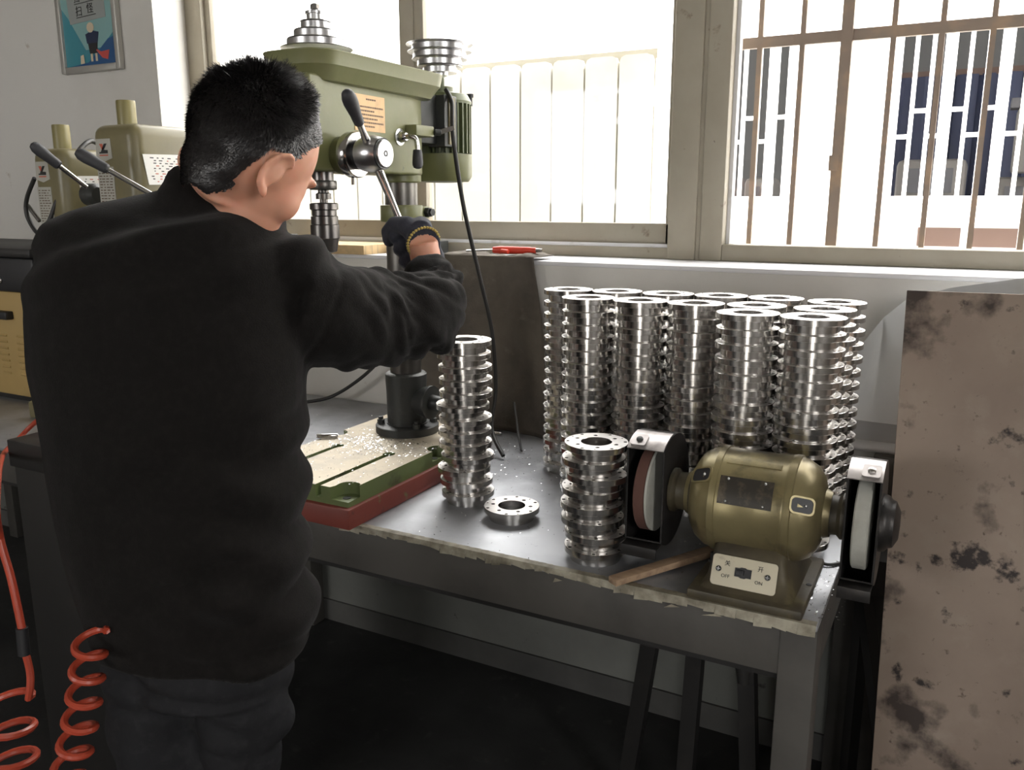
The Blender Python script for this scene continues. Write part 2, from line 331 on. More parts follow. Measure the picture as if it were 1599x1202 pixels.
f2 = MB(); f2.box(-.650, -.588, 2.318, 2.395, 1.262, 3.05); f2.box(-.588, 1.7, 2.318, 2.395, 1.262, 1.307); f2.box(-.588, 1.7, 2.318, 2.395, 3.00, 3.05); f2.box(1.65, 1.7, 2.318, 2.395, 1.262, 3.05)
w2 = struct(f2.build('window_2', M_FRAME, bevel=.004))
MB().box(-.588, -.578, 2.36, 2.39, 1.307, 3.00).build('glazing_bead', M_SILL, w2)
MB().box(-.578, 1.65, 2.372, 2.376, 1.307, 3.00).build('pane', M_GLASS, w2)
gr = thing('window_grille', (.5, 2.45, 1.26), 'rusty brown steel bar grille outside the right-hand window', 'grille')
for x in [-.545+.11*k for k in range(20)]:
    thick = abs(x+.335) < .03 or abs(x-.55) < .03
    hw = .014 if thick else .0065
    MB().box(x-hw, x+hw, 2.45-hw, 2.45+hw, 1.26, 3.04).build('bar', M_GRILLE, gr, smooth=0)
for z in (1.838, 2.42): MB().box(-.60, 1.68, 2.443, 2.457, z-.014, z+.014).build('cross_bar', M_GRILLE, gr, smooth=0)
MB().box(-.345, -.320, 2.432, 2.440, 1.50, 1.54).build('latch_plate', M_GRILLE, gr)

# ------------------------------------------------------------------ outside
struct(MB().box(-25, 25, -25, 30, -.3, -.12).build('ground', M_GROUND))
fa = MB(); Y0 = 5.5
def wallx(x0, x1, z0, z1): fa.box(x0, x1, Y0, Y0+.2, z0, z1)
wallx(-6, 4, -.12, 1.44); wallx(-6, 4, 2.36, 4.2); wallx(-6, -1.39, 1.44, 2.36); wallx(-1.05, -.45, 1.44, 2.36); wallx(1.3, 4, 1.44, 2.36)
bd = thing('workshop_building', (-1, 5.5, -.12), 'white building across the yard seen through the right window', 'building')
fa.build('facade', M_FACADE, bd)
MB().box(-1.6, 4, 5.36, 5.5, 1.30, 1.40).build('ledge', M_FACADE, bd)
for k in range(7): MB().box(-.26+.28*k, -.04+.28*k, 5.485, 5.51, 1.17, 1.275).build('low_wall_shade', M_BROWN, bd)  # brown strips put the low wall's shade in as colour
ib = MB(); ib.box(-6, 4, 9.0, 9.1, -.1, 4.2); ib.box(-6, 4, 5.7, 9.1, 4.0, 4.2); ib.box(-6, 4, 5.7, 9.1, .1, .2)
ib.build('interior_wall', M_INTER, bd)
MB().box(-1, 4, 7.4, 7.46, 2.33, 2.38).build('curtain_rail', M_BROWN, bd)
for k in range(26):
    x = -.75+k*.14; MB().prism([(0,0),(.07,-.03),(.145,0),(.145,.01),(.07,-.02),(0,.01)], (x,7.4+.012*(k % 2),.3), (1,0,0), (0,1,0), (0,0,2.04)).build('curtain_strip', M_CURTAIN, bd, smooth=0)
def gril(x0, x1, z0, z1, seed):
    R = random.Random(seed); x = x0; k = 0; prev = x0
    MB().box(x0-.02, x1+.02, Y0-.05, Y0-.03, z0-.015, z0+.012).build('security_bar', M_BARW, bd); MB().box(x0-.02, x1+.02, Y0-.05, Y0-.03, z1-.012, z1+.015).build('security_bar', M_BARW, bd)
    while x <= x1+.01:
        hw = .030 if k % 3 == 0 else .011
        MB().box(x-hw, x+hw, Y0-.06, Y0-.035, z0, z1).build('security_bar', M_BARW, bd, smooth=0)
        nx = x+(.085 if k % 3 else .10); z = z0+(z1-z0)*(.52 if k % 2 else .37)
        if nx < x1+.05: MB().box(x, nx, Y0-.055, Y0-.04, z-.012, z+.012).build('security_bar', M_BARW, bd, smooth=0)
        x = nx; k += 1
gril(-1.39, -1.05, 1.44, 2.36, 1); gril(-.45, 1.3, 1.44, 2.36, 2)
def outm(name, x0, x1, y0, y1, z0, z1, label, m=M_MACH, extra=None):
    t = thing(name, ((x0+x1)/2, y0, .2), label, 'machine')
    MB().box(x0, x1, y0, y1, .2, z1).build('housing', m, t, bevel=.04)
    MB().box(x0+.08, x1-.08, y0-.012, y0, z1-.22, z1-.06).build('window_panel', M_MACHD, t)
    if extra: extra(t)
outm('lathe', -.48, -.05, 6.5, 7.0, 0, 1.70, 'pale machine cabinet behind the left of the far barred window')
def spindle(t):
    MB().box(.20, .42, 6.4, 6.6, 1.60, 2.0).build('spindle_head', M_MACH, t, bevel=.02); MB().lathe([(0,0),(.05,0),(.05,.01),(0,.01)], (.36,6.39,1.68), (0,-1,0), 12).build('fan', M_MACHD, t)
    MB().box(.16, .46, 6.42, 6.6, 2.0, 2.06).build('motor_cap', M_MACHD, t)
outm('milling_machine', .10, .52, 6.6, 7.1, 0, 1.58, 'pale milling machine with upright head behind the far barred window', extra=spindle)
outm('machine_cabinet', .66, 1.2, 6.5, 7.0, 0, 1.72, 'pale rounded machine at the right of the far barred window')
outm('yard_machine', -1.37, -1.18, 5.9, 6.2, 0, 1.58, 'dark framed pale box behind the small far window')
# screen of upright cream panels close outside the left window
sc_ = thing('panel_screen', (-2.6, 3.0, -.12), 'overexposed row of upright cream panels outside the left window', 'fence')
xs = [-4.2+.132*k for k in range(25)]
base = MB()
for i, x in enumerate(xs[:-1]):
    a, b = x+.004, xs[i+1]-.004; c = .022; z = 1.93
    poly = [(a,-.12),(b,-.12),(b,z-c),(b-c*.3,z-c*.3),(b-c,z),(a+c,z),(a+c*.3,z-c*.3),(a,z-c)]
    MB().prism(poly, (0,3.0,0), (1,0,0), (0,0,1), (0,.02,0)).build('panel', M_PANEL, sc_, smooth=0)
MB().box(xs[0], xs[-1], 3.022, 3.035, -.12, 1.915).build('backing_sheet', M_PANELJ, sc_)
MB().box(xs[0], xs[-1], 3.035, 3.06, 1.88, 1.95).build('top_rail', M_PANELJ, sc_)

# ------------------------------------------------------------------ poster
po = thing('framed_poster', (-2.785, 2.09, 1.868), 'teal poster in a silver frame on the wall left of the window', 'poster')
px0, px1, pz0, pz1 = -2.945, -2.630, 1.868, 2.36
f = MB(); t_ = .022
for a in ((px0,px0+t_,pz0,pz1),(px1-t_,px1,pz0,pz1),(px0+t_,px1-t_,pz0,pz0+t_),(px0+t_,px1-t_,pz1-t_,pz1)): f.box(a[0],a[1],2.078,2.099,a[2],a[3])
f.build('frame', M_ALFR, po, bevel=.003)
MB().box(px0+.01, px1-.01, 2.088, 2.098, pz0+.01, pz1-.01).build('sheet', M_TEAL, po)
def flat(name, pts, m, y, par): return MB().prism(pts, (0,y,0), (1,0,0), (0,0,1), (0,.0008,0)).build(name, m, par, smooth=0)
X = lambda u: px0+t_+u*(px1-px0-2*t_)
Z = lambda v: pz0+t_+v*.172
flat('print', [(X(.42),Z(.30)),(X(.72),Z(.32)),(X(1),Z(.62)),(X(1),Z(2.0)),(X(0),Z(2.0)),(X(0),Z(1.15)),(X(.12),Z(.95))], M_PPALE, 2.0868, po)
flat('print', [(X(.16),Z(.82)),(X(.86),Z(.88)),(X(.84),Z(2.0)),(X(.08),Z(2.0))], M_PGREY, 2.0860, po)
flat('print', [(X(.02),Z(.0)),(X(1),Z(.0)),(X(1),Z(.52)),(X(.86),Z(.47)),(X(.66),Z(.26)),(X(.45),Z(.06))], M_PBLUE, 2.0860, po)
Rx = Matrix.Translation((0,0,0))
for s, u, v, sz in (('扫', .36, 1.04, .036), ('怪', .58, 1.07, .036), ('扫', .34, 1.30, .036), ('黑', .56, 1.33, .036)):
    link('lettering', text_mesh(s, sz, basis((X(u), 2.0845, Z(v)), (1,0,0), (0,0,1))), M_INKK, po)
flat('print', [(X(.30),Z(.925)),(X(.68),Z(.955)),(X(.68),Z(.967)),(X(.30),Z(.937))], M_INKK, 2.0850, po)
flat('print', [(X(.28),Z(1.185)),(X(.66),Z(1.215)),(X(.66),Z(1.227)),(X(.28),Z(1.197))], M_INKK, 2.0850, po)
# a plain little cleaner with a dustpan on the print
flat('print', [(X(.46),Z(.42)),(X(.66),Z(.42)),(X(.70),Z(.62)),(X(.58),Z(.66)),(X(.44),Z(.60))], M_PNAVY, 2.0850, po)
flat('print', [(X(.50),Z(.22)),(X(.64),Z(.22)),(X(.66),Z(.42)),(X(.48),Z(.42))], M_INKK, 2.0848, po)
flat('print', [(X(.51),Z(.07)),(X(.55),Z(.07)),(X(.55),Z(.22)),(X(.51),Z(.22))], M_PSKIN, 2.0848, po)
flat('print', [(X(.60),Z(.07)),(X(.64),Z(.07)),(X(.64),Z(.22)),(X(.60),Z(.22))], M_PSKIN, 2.0848, po)
flat('print', [(X(.55+.07*math.cos(a*PI/5)), Z(.72+.10*math.sin(a*PI/5))) for a in range(10)][::-1], M_PSKIN, 2.0846, po)
flat('print', [(X(.74),Z(.12)),(X(.84),Z(.08)),(X(.88),Z(.26)),(X(.72),Z(.24)),(X(.64),Z(.30)),(X(.63),Z(.27))], M_PRED, 2.0844, po)
flat('print', [(X(.30),Z(.04)),(X(.38),Z(.05)),(X(.37),Z(.22)),(X(.31),Z(.20))], M_PSKIN, 2.0846, po)

# ------------------------------------------------------------------ workbench
tb = thing('workbench', (-1.85, 1.66, 0), 'long grey steel workbench with a dark oily top along the window wall', 'workbench')
TX0, TX1, TY0, TY1, TZ = -3.6, -.14, 1.235, 2.085, .80
MB().box(TX0, TX1, TY0, TY1, TZ-.010, TZ).build('top', M_TOP, tb, bevel=.002)
MB().box(TX0, TX1-.004, TY0+.003, TY0+.05, .705, TZ-.010).build('front_apron', M_TPAINT, tb, bevel=.003)
MB().box(TX1-.05, TX1, TY0+.05, TY1, .705, TZ-.010).build('side_apron', M_TPAINT, tb, bevel=.003)
MB().box(TX0, TX1-.05, TY0+.06, TY0+.11, .665, .72).build('inner_rail', M_DARKST, tb)
for x in (-.194, -1.9, -3.55):
    for y in (TY0+.001, TY1-.06): MB().box(x, x+.055, y, y+.058, 0, TZ-.010).build('leg', M_TPAINT, tb, bevel=.003)
MB().box(TX0, TX1-.05, TY1-.05, TY1-.01, .40, .60).build('back_rail', M_DARKST, tb)
ep = MB(); R = random.Random(3); x = -1.10
while x < -.15:                           # flaking paint along the front edge
    x1 = x+R.uniform(.012, .03); zb = TZ-.006-.006*(1+math.sin(x*23))*.5-R.uniform(0, .004)-(.004 if x > -.45 else 0); curl = R.uniform(.001, .003)
    ep.add([(x,TY0-.001,TZ+.0012),(x1,TY0-.001,TZ+.0012),(x1,TY0-.002-curl,zb),(x,TY0-.002-curl*.6,zb+R.uniform(-.004,.004)),(x,TY0+.012,TZ+.0014),(x1,TY0+.014,TZ+.0014)], [(0,1,2,3),(4,5,1,0)]); x = x1
for k in range(3):
    xx = R.uniform(-.8, -.25); a = R.uniform(-.9, .9); ln = R.uniform(.003, .007)
    ep.add([(xx,TY0-.004,TZ-.014),(xx+.014,TY0-.004,TZ-.016),(xx+.006+a*.04,TY0-.012,TZ-.014-ln)], [(0,1,2)])
o = ep.build('peeling_edge', M_TAPE, tb, fix=False, smooth=0); o['kind'] = 'stuff'; o['label'] = 'cream paint flaking off the front edge'

# ------------------------------------------------------------------ drill press
DX, DY = -1.155, 1.632
dp = thing('drill_press', (DX, 1.5, TZ), 'olive green bench drill press with open stepped pulleys in front of the window', 'drill press')
BX0, BX1, BY0, BY1 = -1.305, -.995, 1.205, 1.76
MB().box(BX0, BX1, BY0, BY1, TZ, .842).build('base_foot', M_RED, dp, bevel=.004)
# bed: T-slots open at the front, bolt pockets cut into the corners
def arcp(c, r, a0, a1, n=8): return [(c[0]+r*math.cos(math.radians(a0+(a1-a0)*k/n)), c[1]+r*math.sin(math.radians(a0+(a1-a0)*k/n))) for k in range(n+1)]
x0, x1, y0, y1 = BX0+.012, BX1-.008, BY0+.010, BY1-.012
def slot(xc): return [(xc-.007, y0), (xc-.007, 1.437)]+arcp((xc,1.449), .014, 220, -40, 10)+[(xc+.007, 1.437), (xc+.007, y0)]
out = [(x0, y0+.05)]+arcp((x0+.005, y0+.026), .024, 90, -40, 6)+[(x0+.026, y0)]
out += slot(-1.219)+slot(-1.077)
out += [(x1-.044, y0), (x1-.040, y0+.012)]+arcp((x1-.018, y0+.024), .024, 170, 50, 8)+[(x1, y0+.036)]
out += [(x1, 1.505)]+arcp((x1, 1.535), .026, 270, 90, 8)+[(x1, y1), (x0, y1)]+arcp((x0, 1.535), .026, 90, -90, 8)
me = plate2d([out], .026); top = MB(); mesh_into(top, me, Matrix.Translation((0,0,.852)))
bo = top.build('bed', [M_BEDTOP, M_GREENB], dp, smooth=30)
for p in bo.data.polygons: p.material_index = 0 if p.normal.z > .8 else 1
MB().box(x0+.001, x1-.001, y0+.001, y1-.001, .842, .853).build('bed_core', M_GREENB, dp)
for bx, by in ((x1-.02, y0+.02), (x1-.012, 1.535)): MB().cyl((bx,by,.853), (bx,by,.8545), .008, n=12).build('bolt_hole', M_CAST, dp)
MB().lathe([(.076,0),(.076,.017),(.073,.019),(.05,.021),(.05,.023)], (DX,DY,.878), (0,0,1), 40).build('column_flange', M_CAST, dp)
for a in (35, 145, 215, 325):
    c = (DX+.063*math.cos(math.radians(a)), DY+.063*math.sin(math.radians(a)))
    MB().lathe([(.009,0),(.009,.012),(.006,.014),(.006,.020)], (c[0],c[1],.895), (0,0,1), 6).build('bolt', M_CAST, dp)
MB().lathe([(.047,0),(.048,.08),(.0495,.108),(.0495,.122),(.045,.126),(.039,.127)], (DX,DY,.897), (0,0,1), 40).build('column_sleeve', M_CAST, dp)
bs = MB(); bs.lathe([(.030,0),(.038,.042),(.040,.045),(.040,.052)], (DX+.02,DY,.955), (1,0,0), 32); bs.lathe([(.019,0),(.017,.032),(.010,.034),(.010,.062)], (DX+.070,DY,.955), (1,0,0), 24)
bs.build('rack_boss', M_CAST, dp)
MB().cyl((DX,DY,1.0), (DX,DY,1.62), .0373, n=48).build('column', M_COLUMN, dp)
cl = MB(); cl.lathe([(.037,0),(.0475,0),(.0485,.002),(.0485,.036),(.0475,.038),(.037,.038)], (DX,DY,1.375), (0,0,1), 40); cl.box(DX-.018, DX+.025, DY+.03, DY+.078, 1.383, 1.410)
clo = cl.build('clamp_collar', M_GREEN, dp, bevel=.0015)
MB().lathe([(.012,0),(.012,.012),(.009,.014),(.009,.02)], (DX+.025, DY+.065, 1.396), (1,-.15,0), 6).build('clamp_bolt', M_CAST, clo)
# head casting
SX, SY = DX, 1.363
hb = MB(); hb.prism([(-.056,1.27),(.056,1.27),(.056,1.60),(.046,1.655),(-.046,1.655),(-.056,1.60)], (DX,0,1.478), (1,0,0), (0,1,0), (0,0,.176))
hb.build('head_casting', M_GREEN, dp, bevel=.006, segs=3)
MB().lathe([(.044,0),(.0465,.003),(.0465,.035)], (DX,DY,1.462), (0,0,1), 40).build('column_socket', M_GREEN, dp)
MB().box(DX-.045, DX+.045, 1.262, 1.272, 1.50, 1.60).build('front_cover', M_CAST, dp, bevel=.003)
NP = MB().box(DX+.056, DX+.0575, 1.400, 1.500, 1.560, 1.630).build('nameplate', M_BRASS, dp)
R = random.Random(5)
for k in range(8):
    z = 1.622-k*.0075
    if k == 1: continue
    y = 1.408+(.03 if k == 0 else R.uniform(0,.004)); yend = 1.47 if k == 0 else 1.494-R.choice((0,0,.02,.03))
    while y < yend:
        wd = R.uniform(.0025,.006); MB().box(DX+.0575, DX+.0578, y, min(y+wd,yend), z-.0018, z+.0014).build('engraved_line', M_INK, NP, smooth=0); y += wd+.0014
# belt tray
def rrect(x0, x1, y0, y1, r, n=5):
    return arcp((x1-r,y0+r), r, -90, 0, n)+arcp((x1-r,y1-r), r, 0, 90, n)+arcp((x0+r,y1-r), r, 90, 180, n)+arcp((x0+r,y0+r), r, 180, 270, n)
TRX0, TRX1, TRY0, TRY1 = DX-.080, DX+.088, 1.268, 1.715
tr = MB(); rings = []
for ins, z in ((.040,1.640),(.022,1.644),(.006,1.668),(.004,1.670),(.0,1.692),(-.001,1.694),(-.001,1.696),(.004,1.697),(.008,1.690),(.010,1.668)):
    rings.append([Vector((a,b,z)) for a, b in rrect(TRX0+ins, TRX1-ins, TRY0+ins, TRY1-ins, .055-ins*.4, 8)])
tr.loft(rings, True)
tr.build('belt_tray', M_GREEN, dp, smooth=25)
def step_pulley(steps, o, flip, name):
    z = 0; prof = [(.0,0)]
    for r, gap in steps:
        prof += [(r-.010, z), (r, z+.0006), (r+.0008, z+.0016), (r, z+.0026), (r-.010, z+.0040), (r-.0125, z+.0044), (r-.0125, z+gap-.0006)]; z += gap
    prof += [(.019, z), (.019, z+.005), (.012, z+.008), (.010, z+.010), (0, z+.010)]
    if flip: prof = [(r, z+.01-h) for r, h in prof][::-1]
    MB().lathe(prof, o, (0,0,1), 56).build(name, M_ALU, dp, smooth=30)
    return z+.01
step_pulley([(.069,.0165),(.055,.0165),(.041,.0165),(.029,.0150)], (SX,SY,1.7085), False, 'spindle_pulley')
MB().lathe([(.009,0),(.009,.012),(.006,.014)], (SX,SY,1.779), (0,0,1), 6).build('pulley_nut', M_TOOL, dp)
MTY = 1.805
step_pulley([(.079,.0165),(.076,.0165),(.066,.0165),(.053,.0165)], (DX,MTY,1.710), True, 'motor_pulley')
# motor
mo = MB().lathe([(.030,0),(.066,.002),(.074,.014),(.074,.066)], (DX,MTY,1.466), (0,0,1), 48).build('motor_fan_cover', M_GREEN, dp)
MB().lathe([(.058,0),(.058,.125)], (DX,MTY,1.532), (0,0,1), 40).build('motor_body', M_GREEND, dp)
for k in range(30):
    a = 2*PI*k/30
    if -150 < math.degrees(a)-360*(a > PI) < -88: continue
    Mx = Matrix.Translation((DX,MTY,1.534)) @ Matrix.Rotation(a, 4, 'Z')
    MB().box(.055, .074, -.0022, .0022, 0, .115, Mx).build('cooling_fin', M_GREEND, dp, smooth=0)
MB().lathe([(.074,0),(.075,.006),(.066,.022),(.030,.030),(.030,.040),(.010,.040),(.010,.07)], (DX,MTY,1.648), (0,0,1), 48).build('motor_end_bell', M_GREEND, dp)
MB().box(DX+.02, DX+.068, MTY-.090, MTY-.035, 1.545, 1.66).build('terminal_box', M_CAST, dp, bevel=.003)
MB().box(DX-.045, DX+.045, 1.645, 1.76, 1.55, 1.66).build('motor_bracket', M_CAST, dp, bevel=.004)
MB().box(DX+.068, DX+.072, MTY-.075, MTY-.050, 1.55, 1.655).build('terminal_strip', M_OLIVE, dp)
MB().lathe([(.006,0),(.006,.02),(.009,.02),(.009,.028),(0,.03)], (DX+.05,MTY+.055,1.648), (0,0,1), 8).build('stud', M_BLACK, dp)
# spindle and chuck
MB().lathe([(.0215,0),(.0215,.020),(.018,.020),(.018,.05)], (SX,SY,1.461), (0,0,1), 36).build('quill', M_TOOL, dp)
MB().lathe([(.022,0),(.0265,.001),(.0275,.003),(.0275,.016),(.0265,.018),(.020,.019)], (SX,SY,1.443), (0,0,1), 40).build('quill_nose', M_COLUMN, dp)
MB().lathe([(.008,0),(.008,.010),(.0155,.010),(.0155,.021),(.011,.023),(.011,.03)], (SX,SY,1.415), (0,0,1), 12).build('arbor', M_COLUMN, dp)
ch = MB(); ch.lathe([(.0,0),(.014,0),(.0225,.003),(.0270,.028),(.0290,.030),(.0290,.056),(.0272,.058),(.0272,.073),(.0245,.075),(.0245,.085),(.0285,.087),(.0285,.098),(.026,.100),(.008,.1005),(0,.1005)], (SX,SY,1.318), (0,0,1), 48)
ch.build('chuck', M_TOOL, dp, smooth=25)
MB().cyl((SX,SY,1.24), (SX,SY,1.33), .0035, n=10).build('drill_bit', M_TOOL, dp)
# feed hub and levers
HY, HZ = 1.352, 1.508
MB().lathe([(.034,0),(.036,.004),(.036,.030),(.030,.034)], (DX+.056,HY,HZ), (1,0,0), 40).build('hub_boss', M_GREEN, dp)
MB().lathe([(.030,0),(.0415,.001),(.043,.004),(.043,.020),(.041,.023),(.030,.024)], (DX+.088,HY-.012,HZ), (1,0,0), 48).build('depth_dial', M_CHROME, dp)
MB().cyl((DX+.094,HY-.012,HZ-.040), (DX+.094,HY-.012,HZ-.056), .003, n=8).build('dial_screw', M_CHROME, dp)
MB().lathe([(.028,0),(.028,.016)], (DX+.110,HY-.014,HZ), (1,0,0), 40).build('hub_neck', M_BLACK, dp)
HC = Vector((DX+.148, HY-.020, HZ))
MB().lathe([(.020,-.026),(.030,-.022),(.034,-.006),(.034,.008),(.030,.022),(.0275,.026),(.0255,.026)], HC, (1,0,0), 48).build('hub_ball', M_ALU, dp)
hcap = MB().lathe([(.0255,0),(.0255,.006),(.024,.008),(0,.008)], HC+Vector((.024,0,0)), (1,0,0), 40).build('hub_cap', M_ALU, dp)
MB().ring([(.0255,0),(.0285,0),(.0285,.004),(.0255,.004)], HC+Vector((.024,0,0)), (1,0,0), 40).build('cap_gap', M_BLACK, dp)
MB().ring([(.003,.008),(.006,.008),(.006,.0088),(.003,.0088)], HC+Vector((.024,0,0)), (1,0,0), 16).build('cap_socket', M_BLACK, hcap)
def knob(p, d, L=.075, r=.0125, par=None):
    prof = [(.0085,0),(.0095,.002),(.0105,L*.3),(r,L*.65),(r*.98,L*.8),(r*.75,L*.94),(r*.35,L*.99),(0,L)]
    return MB().lathe(prof, p, d, 24).build('knob', M_KNOB, par)
GRIP = atx(644, 391, -.935)
L1 = (atx(541, 143, -.962)-HC).normalized(); L2 = (GRIP-HC).normalized(); L3 = Vector((-.1, -.95, -.25)).normalized()
L3 = Vector(((L1.x+L2.x)/2, .9, .25)).normalized()
for L_, ln in ((L1,.110), (L2,.200)):
    lv = MB().tube([HC+L_*.02, HC+L_*.034, HC+L_*(ln*.6), HC+L_*(ln+.012)], [.0085,.0085,.0062,.0068], 14).build('feed_lever', M_CHROME, dp)
    if ln < .15:
        e = HC+L_*(ln-.045); knob(e+L_*.02, L_, .080, .0135, lv)
    else: knob(HC+L_*(ln-.02), L_, .075, .0115, lv)
# small crank and switch lug
MB().ring([(.012,0),(.018,0),(.018,.002),(.012,.003)], (DX+.056,1.553,1.556), (1,0,0), 24).build('crank_washer', M_ALU, dp)
cr = MB(); cr.lathe([(.011,0),(.011,.014),(.008,.018)], (DX+.056,1.553,1.556), (1,0,0), 20); cr.tube(smooth_path([(DX+.07,1.553,1.556),(DX+.083,1.556,1.556),(DX+.092,1.560,1.552),(DX+.095,1.562,1.538),(DX+.095,1.562,1.52)]), .0055, 12)
cro = cr.build('crank', M_CHROME, dp); knob((DX+.095,1.562,1.529), (0,0,-1), .040, .0115, cro)
MB().box(DX+.03, DX+.085, 1.575, 1.645, 1.560, 1.583).build('lock_lug', M_GREEN, dp, bevel=.003)
MB().lathe([(.007,0),(.007,.014),(.004,.016),(.004,.02)], (DX+.085,1.645,1.571), (.6,.8,0), 10).build('lock_screw', M_CAST, dp)
MB().box(-.004, .004, 0, .035, -.005, .005, Matrix.Translation((DX+.094,1.655,1.572))@Matrix.Rotation(-.5,4,'Z')@Matrix.Rotation(.3,4,'X')).build('wing_screw', M_CHROME, dp)
MB().tube(smooth_path([(DX+.06,1.735,1.672),(DX+.085,1.72,1.64),(DX+.105,1.69,1.57),(DX+.110,1.715,1.44),(DX+.115,1.745,1.34),(DX+.12,1.79,1.22),(DX+.125,1.83,1.10),(DX+.13,1.84,.96),(DX+.14,1.80,.86),(DX+.20,1.75,.81)], 8), .0052, 10).build('power_cord', M_RUBBER, dp)

# ------------------------------------------------------------------ turned steel flanges
FR, FH_, FHUB, FBORE, FRIM = .0555, .0267, .0450, .0267, .0107
holes = [circ(.0036, 10, (.0380*math.cos(k*PI/3), .0380*math.sin(k*PI/3))) for k in range(6)]
holes += [circ(.0030, 10, (.0500*math.cos(k*PI/3+.5), .0500*math.sin(k*PI/3+.5))) for k in range(6)]
holes += [circ(.0015, 6, (.0505*math.cos(k*2*PI/3+.95), .0505*math.sin(k*2*PI/3+.95))) for k in range(3)]
rim = plate2d([circ(FR, 64), circ(FBORE, 48)]+holes, FRIM, .0005)
fb = MB(); mesh_into(fb, rim, Matrix.Translation((0,0,FH_-FRIM)))
fb.ring([(FBORE,0),(FHUB-.0006,0),(FHUB,.0006),(FHUB,FH_-FRIM+.0004),(FBORE,FH_-FRIM+.0004)], (0,0,0), (0,0,1), 64)
FL = fb.mesh('flange', smooth=30)
FL.materials.append(M_STEEL); FL.materials.append(M_STEELF)
for p_ in FL.polygons: p_.material_index = 1 if abs(p_.normal.z) > .9 else 0
ORD = ['', 'top', 'second', 'third', 'fourth', 'fifth', 'sixth', 'seventh', 'eighth', 'ninth', 'tenth', 'eleventh', 'twelfth', 'thirteenth', 'fourteenth', 'fifteenth', 'sixteenth']
def flange(x, y, z, rz, label, group):
    o = bpy.data.objects.new('steel_flange', FL); COL.objects.link(o); o.location = (x, y, z); o.rotation_euler = (0, 0, rz)
    return tag(o, label, 'flange', group)
def stack(x, y, n, where, jit, seed, group, topx=None):
    R = random.Random(seed); cx = cy = 0
    for i in range(n):
        k = n-i
        nm = 'lowest' if k == n else ('top' if k == 1 else ORD[k]+' from the top')
        flange(x+R.gauss(0,1)*jit, y+R.gauss(0,1)*jit, TZ+i*FH_, R.uniform(0,6.28), f'turned steel flange, {nm} in {where}', group)
G = 'steel flanges stacked on the bench'
stack(-.885, 1.458, 13, 'the stack beside the drill base', .0022, 1, G)
stack(-.537, 1.317, 8, 'the short stack near the bench edge', .0024, 2, G)
o = flange(-.753, 1.415, TZ, .3, 'single turned steel flange lying alone on the bench top', G)
rows = [('back row', 1.775, [-.785,-.678,-.568,-.458,-.345,-.220]), ]
cnt = ['first','second','third','fourth','fifth','last']
for k, (x, y) in enumerate([(-.786,1.752),(-.6735,1.766),(-.561,1.772),(-.4485,1.784),(-.336,1.790),(-.2155,1.772)]):
    stack(x, y, 16, f'the {cnt[k]} back-row stack from the drill', .0008, 10+k, G)
for k, (x, y) in enumerate([(-.6815,1.620),(-.569,1.622),(-.4565,1.627),(-.3440,1.645),(-.2195,1.646)]):
    stack(x, y, 16, f'the {["first","second","third","fourth","last"][k]} middle-row stack from the drill', .0008, 20+k, G)
for k, (x, y) in enumerate([(-.333,1.528),(-.2205,1.520)]):
    stack(x, y, 16, ['the left front stack behind the grinder', 'the right front stack behind the grinder'][k], .0009, 30+k, G)

# ------------------------------------------------------------------ bench grinder
GX, GY, GZ = -.262, 1.366, .932
gd = thing('bench_grinder', (GX, GY, TZ), 'khaki twin-wheel bench grinder on the front right corner of the bench', 'grinder')
bodyp = [(.036,-.118),(.040,-.108),(.056,-.104),(.072,-.094),(.083,-.078),(.0865,-.062),(.0875,-.060),(.0875,-.056),(.086,-.054),(.086,.046),(.0875,.048),(.0875,.054),(.0865,.056),(.083,.072),(.074,.088),(.058,.099),(.040,.104),(.036,.114)]
mb = MB(); mb.lathe(bodyp, (GX,GY,GZ), (1,0,0), 64); mb.build('motor_housing', M_GRIND, gd, smooth=50)
for xx in (-.066, .051): MB().ring([(.0855,0),(.0885,.001),(.0885,.011),(.0855,.012)], (GX+xx,GY,GZ), (1,0,0), 64).build('end_band', M_GRIND, gd)
nk = MB(); nk.lathe([(.034,-.148),(.038,-.146),(.038,-.140),(.032,-.134),(.033,-.120),(.042,-.106)], (GX,GY,GZ), (1,0,0), 40); nk.build('shaft_neck', M_GRINDD, gd)
nk = MB(); nk.lathe([(.042,.098),(.033,.110),(.031,.124),(.037,.130),(.037,.136)], (GX,GY,GZ), (1,0,0), 40); nk.build('shaft_neck', M_GRINDD, gd)
def onbody(xc, ang, wx, wa, r, name, m, par=gd, rnd=True):
    # a patch wrapped on the round housing; ang from straight up towards the front
    n = 10; pts = []
    P = rrect(-wx/2, wx/2, -wa/2, wa/2, min(wx,wa)*.22, 3) if rnd else [(-wx/2,-wa/2),(wx/2,-wa/2),(wx/2,wa/2),(-wx/2,wa/2)]
    gx = np.linspace(-wx/2, wx/2, 5); ga = np.linspace(-wa/2, wa/2, 9); q = MB(); vv = []
    for rr in (r-.002, r):
        for a in ga:
            for x in gx:
                t = math.radians(ang)+a/r; vv.append((GX+xc+x, GY-rr*math.sin(t), GZ+rr*math.cos(t)))
    f = []
    for L in (0, 45):
        for i in range(8):
            for j in range(4): k = L+i*5+j; f.append((k,k+1,k+6,k+5))
    for i in range(8): f += [(i*5,i*5+5,45+i*5+5,45+i*5),(i*5+4,i*5+9,45+i*5+9,45+i*5+4)]
    for j in range(4): f += [(j,j+1,46+j,45+j),(40+j,41+j,86+j,85+j)]
    q.add(vv, f); return q.build(name, m, par)
onbody(-.008, 62, .084, .046, .0868, 'nameplate', M_NPLATE)
onbody(-.004, 26, .086, .012, .0868, 'rating_strip', M_GRIND)
